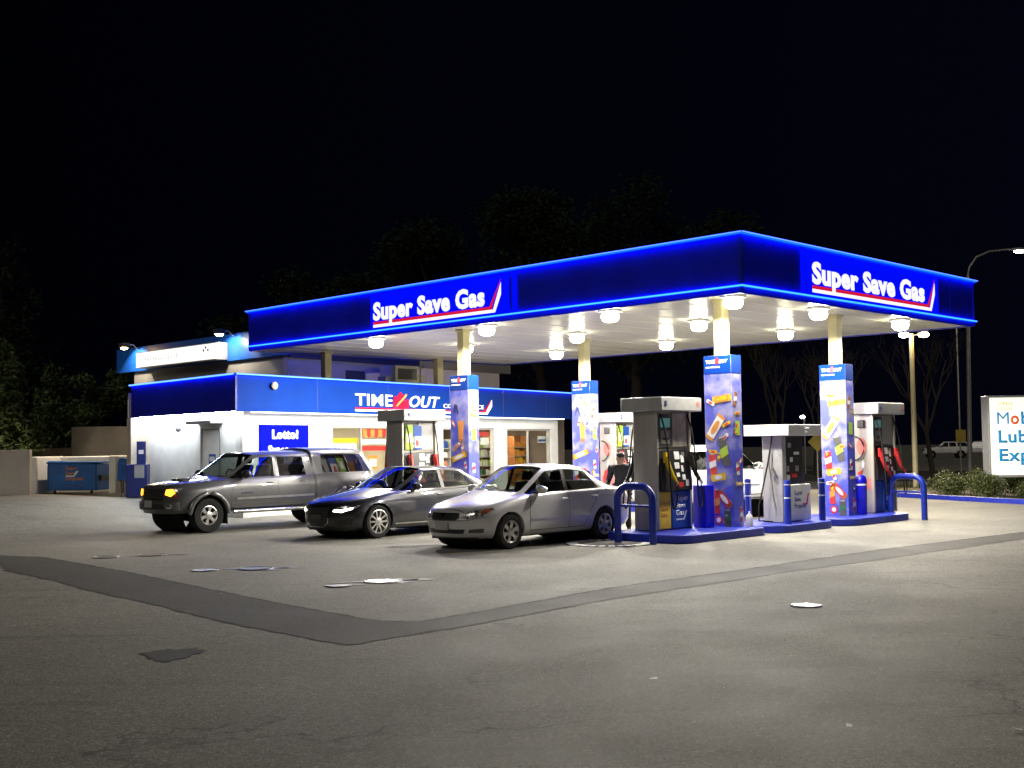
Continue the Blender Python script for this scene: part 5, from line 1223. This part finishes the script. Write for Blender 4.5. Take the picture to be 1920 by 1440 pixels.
t = thing('service_kiosk', 'navy service cabinet with a tall blue sign at the left end of the store', 'cabinet', (-11.36, 34.9, gz(-11.2, 34.9)), .1)
MB().box(0, .6, 0, .45, 0, .98, 'navy').build('cabinet', t, bevel=.02)
b = MB(); b.box(.28, .54, .1, .16, .98, 1.65, 'navy'); sg = b.build('sign_post', t)
b = MB(); b.box(.34, .48, .09, .0985, 1.28, 1.4, 'paper'); b.build('label', sg)
b = MB(); b.box(.24, .52, -.008, .0, .58, .95, 'greymetal'); b.build('coin_panel', t)

# ------------------------------------------------------------------ right side: lamp posts, signs
t = thing('lamp_post', 'pale lamp post with twin floodlights just right of the canopy', 'street lamp', (15.55, 46, 0), 0)
MB().tube([(0, 0, 0), (0, 0, 6.0)], [.11, .085], 'cream', 12).build('pole', t, 60)
for s, m in ((-1, 'flood'), (1, 'sodium')):
    b = MB(); b.tube([(0, 0, 5.9), (s*.35, -.15, 6.0)], .03, 'galv', 6); b.box(min(s*.2, s*.55), max(s*.2, s*.55), -.38, -.05, 5.96, 6.14, 'greyplast'); h = b.build('floodlight', t, bevel=.02)
    b = MB(); b.ball((s*.38, -.3, 5.93), (.2, .2, .11), m, 14, 8); b.build('lamp_lens', h)
    p = (15.55+s*.38, 45.6, 5.75); l = lamp('floodlight_light', 'SPOT', 2600, (1, .84, .6), None, p, spot_size=radians(150), shadow_soft_size=.12)
    l.rotation_euler = (Vector((8+s*4, 26, 0))-Vector(p)).to_track_quat('-Z', 'Y').to_euler()
t = thing('street_lamp', 'tall street lamp with a curved arm at the right edge', 'street lamp', (23.8, 62, 0), 0)
MB().tube([(0, 0, 0), (.1, 0, 5), (.2, 0, 10.4)], [.13, .11, .085], 'galv', 12).build('pole', t, 60)
MB().tube([(.2, 0, 10.35), (.32, 0, 10.9), (.7, 0, 11.45), (1.4, 0, 11.75), (2.5, 0, 11.85)], .05, 'galv', 8).build('arm', t, 60)
b = MB(); b.ball((2.95, 0, 11.83), (.45, .16, .1), 'greymetal', 14, 8); h = b.build('lamp_head', t, 60)
b = MB(); b.ball((2.98, 0, 11.74), (.3, .14, .1), 'flood', 14, 8); b.build('lamp_lens', h)
lamp('street_lamp_light', 'SPOT', 900, (1, .85, .62), None, (26.75, 62, 11.5), spot_size=radians(140), shadow_soft_size=.2)
t = thing('street_lamp', 'small far off street light glowing above the propane dispenser', 'street lamp', (17.2, 70, 0), 0)
MB().tube([(0, 0, 0), (0, 0, 3.3), (-.1, 0, 3.4)], .05, 'galv', 8).build('pole', t, 60); MB().ball((-.1, 0, 3.35), (.15, .1, .09), 'flood').build('lamp_lens', t)
t = thing('road_sign', 'yellow diamond warning sign on a post behind the propane dispenser', 'road sign', (12.8, 50, 0), .1)
MB().tube([(0, 0, 0), (0, 0, 2.2)], .03, 'galv', 8).build('post', t, 60)
MB().prism([(0, -.42), (.42, 0), (0, .42), (-.42, 0)], 0, .01, 'signyellow', plane((0, -.05, 1.85), (1, 0, 0), (0, 0, 1))).build('sign_plate', t)
t = thing('road_sign', 'pale yellow rectangular sign on a thin post right of the lamp posts', 'road sign', (25.6, 68, 0), .1)
MB().tube([(0, 0, 0), (0, 0, 8.3)], .05, 'galv', 8).build('post', t, 60)
b = MB(); b.box(-.3, .3, -.1, -.07, 1.75, 2.45, 'signyellow'); pl = b.build('sign_plate', t)
sg = thing('roadside_sign', 'backlit cream lube service sign at the right edge of the picture', 'sign', (15.22, 38, 0), -.05)
b = MB(); b.box(0, 3.6, 0, .62, .62, 3.24, 'greymetal'); cab = b.build('sign_cabinet', sg, bevel=.02)
b = MB(); b.box(.06, 3.54, -.012, -.002, .70, 3.17, 'signwhite'); fc = b.build('sign_face', cab)
b = MB(); b.box(.25, .5, .15, .45, -.05, .62, 'greymetal'); b.box(3.1, 3.35, .15, .45, -.05, .62, 'greymetal'); b.build('sign_leg', sg)
P = plane((.28, -.014, 0), (1, 0, 0), (0, 0, 1))
text('lettering', 'M', .40, 'tealprint', P @ Matrix.Translation((0, 2.33, 0)), fc, width=.37, bold=.0, ext=.004)
text('lettering', 'o', .40, 'redprint', P @ Matrix.Translation((.42, 2.33, 0)), fc, width=.27, bold=.03, ext=.004)
text('lettering', 'bil', .40, 'tealprint', P @ Matrix.Translation((.75, 2.33, 0)), fc, bold=.03, ext=.004)
text('lettering', 'Lube', .40, 'tealprint', P @ Matrix.Translation((.02, 1.74, 0)), fc, width=1.22, bold=.028, ext=.004)
text('lettering', 'Express', .40, 'tealprint', P @ Matrix.Translation((.03, 1.15, 0)), fc, width=2.1, bold=.026, ext=.004)
text('lettering', 'OPEN', .10, 'faintyel', P @ Matrix.Translation((.06, 2.93, 0)), fc, width=.42, bold=.01, ext=.004)
text('lettering', '7 DAYS', .10, 'faintyel', P @ Matrix.Translation((.02, 2.77, 0)), fc, width=.48, bold=.0, ext=.004)

# ------------------------------------------------------------------ things lying in the pavement
def disc(name, x, y, r, z, m, lab, ry=1, rz=0, rim=True, group=None):
    t = thing(name, lab, 'manhole cover', (x, y, 0), rz, group)
    b = MB(); b.lathe([(.001, z), (r*.86, z), (r*.86, z-.003)], m, 28); b.build('cover', t)
    if rim: b = MB(); b.lathe([(r*.88, z-.004), (r*.9, z+.003), (r, z+.003), (r*1.02, z-.006)], 'greyplast', 28); b.build('rim', t)
    t.scale = (1, ry, 1); return t
gm = 'round metal covers set in the forecourt'
disc('manhole_cover', 3.22, 13.24, .17, .012, 'mhole', 'bright round metal cover alone on the dark asphalt at the right', 1, 0, True, gm)
disc('manhole_cover', -2.32, 15.72, .17, .016, 'mhole', 'metal fill cover nearest the corner of the dark asphalt strip', 1, 0, True, gm)
disc('manhole_cover', -1.78, 16.19, .26, .016, 'mhole', 'large shiny fill cover right of the one nearest the strip corner', 1, 0, True, gm)
disc('manhole_cover', -4.67, 18.02, .2, .016, 'mhole', 'metal fill cover in the middle of the left row', 1, 0, True, gm)
disc('manhole_cover', -3.93, 18.15, .26, .016, 'mhole', 'pale blue shining cover right of the middle one in the left row', 1, 0, True, gm)
disc('manhole_cover', -7.0, 20.5, .22, .016, 'mholedull', 'metal fill cover farthest left near the strip', 1, 0, True, gm)
disc('manhole_cover', -6.3, 20.8, .24, .016, 'mholered', 'reddish cover right of the farthest left one', 1, 0, True, gm)
mp = thing('tank_access_cover', 'big dark round cover ringed by white dashes at the foot of the blue hoop', 'manhole cover', (1.76, 22.0, 0))
b = MB(); b.lathe([(.001, .012), (.84, .012), (.86, .006)], 'patch', 40); b.build('cover', mp)
b = MB()
for i in range(26):
    a0 = 2*pi*i/26; a1 = a0+2*pi/26*.7
    b.add([(r*cos(a), r*sin(a), .016) for r in (.60, .80) for a in (a0, (a0+a1)/2, a1)], [(0, 1, 4, 3), (1, 2, 5, 4)], 'white')
b.build('painted_dashes', mp)
rnd = random.Random(2)
def blot(name, x, y, rx, ry, z, m, rot=0, n=22, j=.35):
    ph = [rnd.uniform(0, 6) for _ in range(4)]; P = []
    for i in range(n*3):
        a = 2*pi*i/(n*3); k = 1+j*(.5*sin(3*a+ph[0])+.3*sin(7*a+ph[1])+.25*sin(13*a+ph[2])); px, py = rx*k*cos(a), ry*k*sin(a)
        P.append((x+px*cos(rot)-py*sin(rot), y+px*sin(rot)+py*cos(rot)))
    return sheet(name, P, z, m)
blot('oil_stain', -3.05, 10.65, .24, .3, .005, 'patch'); M['spill'] = mat('pale dried spill', (.42, .41, .38), .6, col2=(.2, .195, .18), scale=7, thr=(.42, .58))
M['spillblue'] = mat('bluish dried spill', (.3, .33, .5), .6, col2=(.17, .18, .24), scale=7, thr=(.42, .58))
for x, y, rx, ry, m in ((-1.75, 16.2, .42, .22, 'spill'), (-1.3, 16.36, .22, .10, 'spill'), (-2.15, 15.85, .2, .06, 'spill'), (-3.85, 18.15, .42, .18, 'spillblue'), (-3.4, 18.25, .2, .07, 'spill'), (-6.2, 20.82, .4, .16, 'mholered')):
    blot('dried_spill', x, y, rx, ry, .0095, m, .1, 26, .8)
for x, y, rx, ry, rt in ((-1.9, 21.9, .5, .2, .4),):
    blot('oil_stain', x, y, rx, ry, .0095, 'oil' if False else 'patch', rt)
# scraps of litter
for i, (x, y, lab) in enumerate(((1.05, 9.2, 'tiny white paper scrap on the asphalt below the middle of the picture'), (2.1, 7.6, 'small white scrap at the bottom right of the asphalt'), (3.1, 7.45, 'small torn wrapper at the bottom right corner of the asphalt'), (-3.7, 15.0, 'tiny pale scrap on the left of the dark strip'))):
    b = MB(); b.add([(-.03, -.015, .012), (.035, -.02, .014), (.03, .02, .022), (-.025, .018, .012)], [(0, 1, 2, 3)], 'paper'); o = b.build('paper_scrap'); o.location = (x, y, 0); o.rotation_euler = (0, 0, i*1.3); tag(o, lab, 'litter')
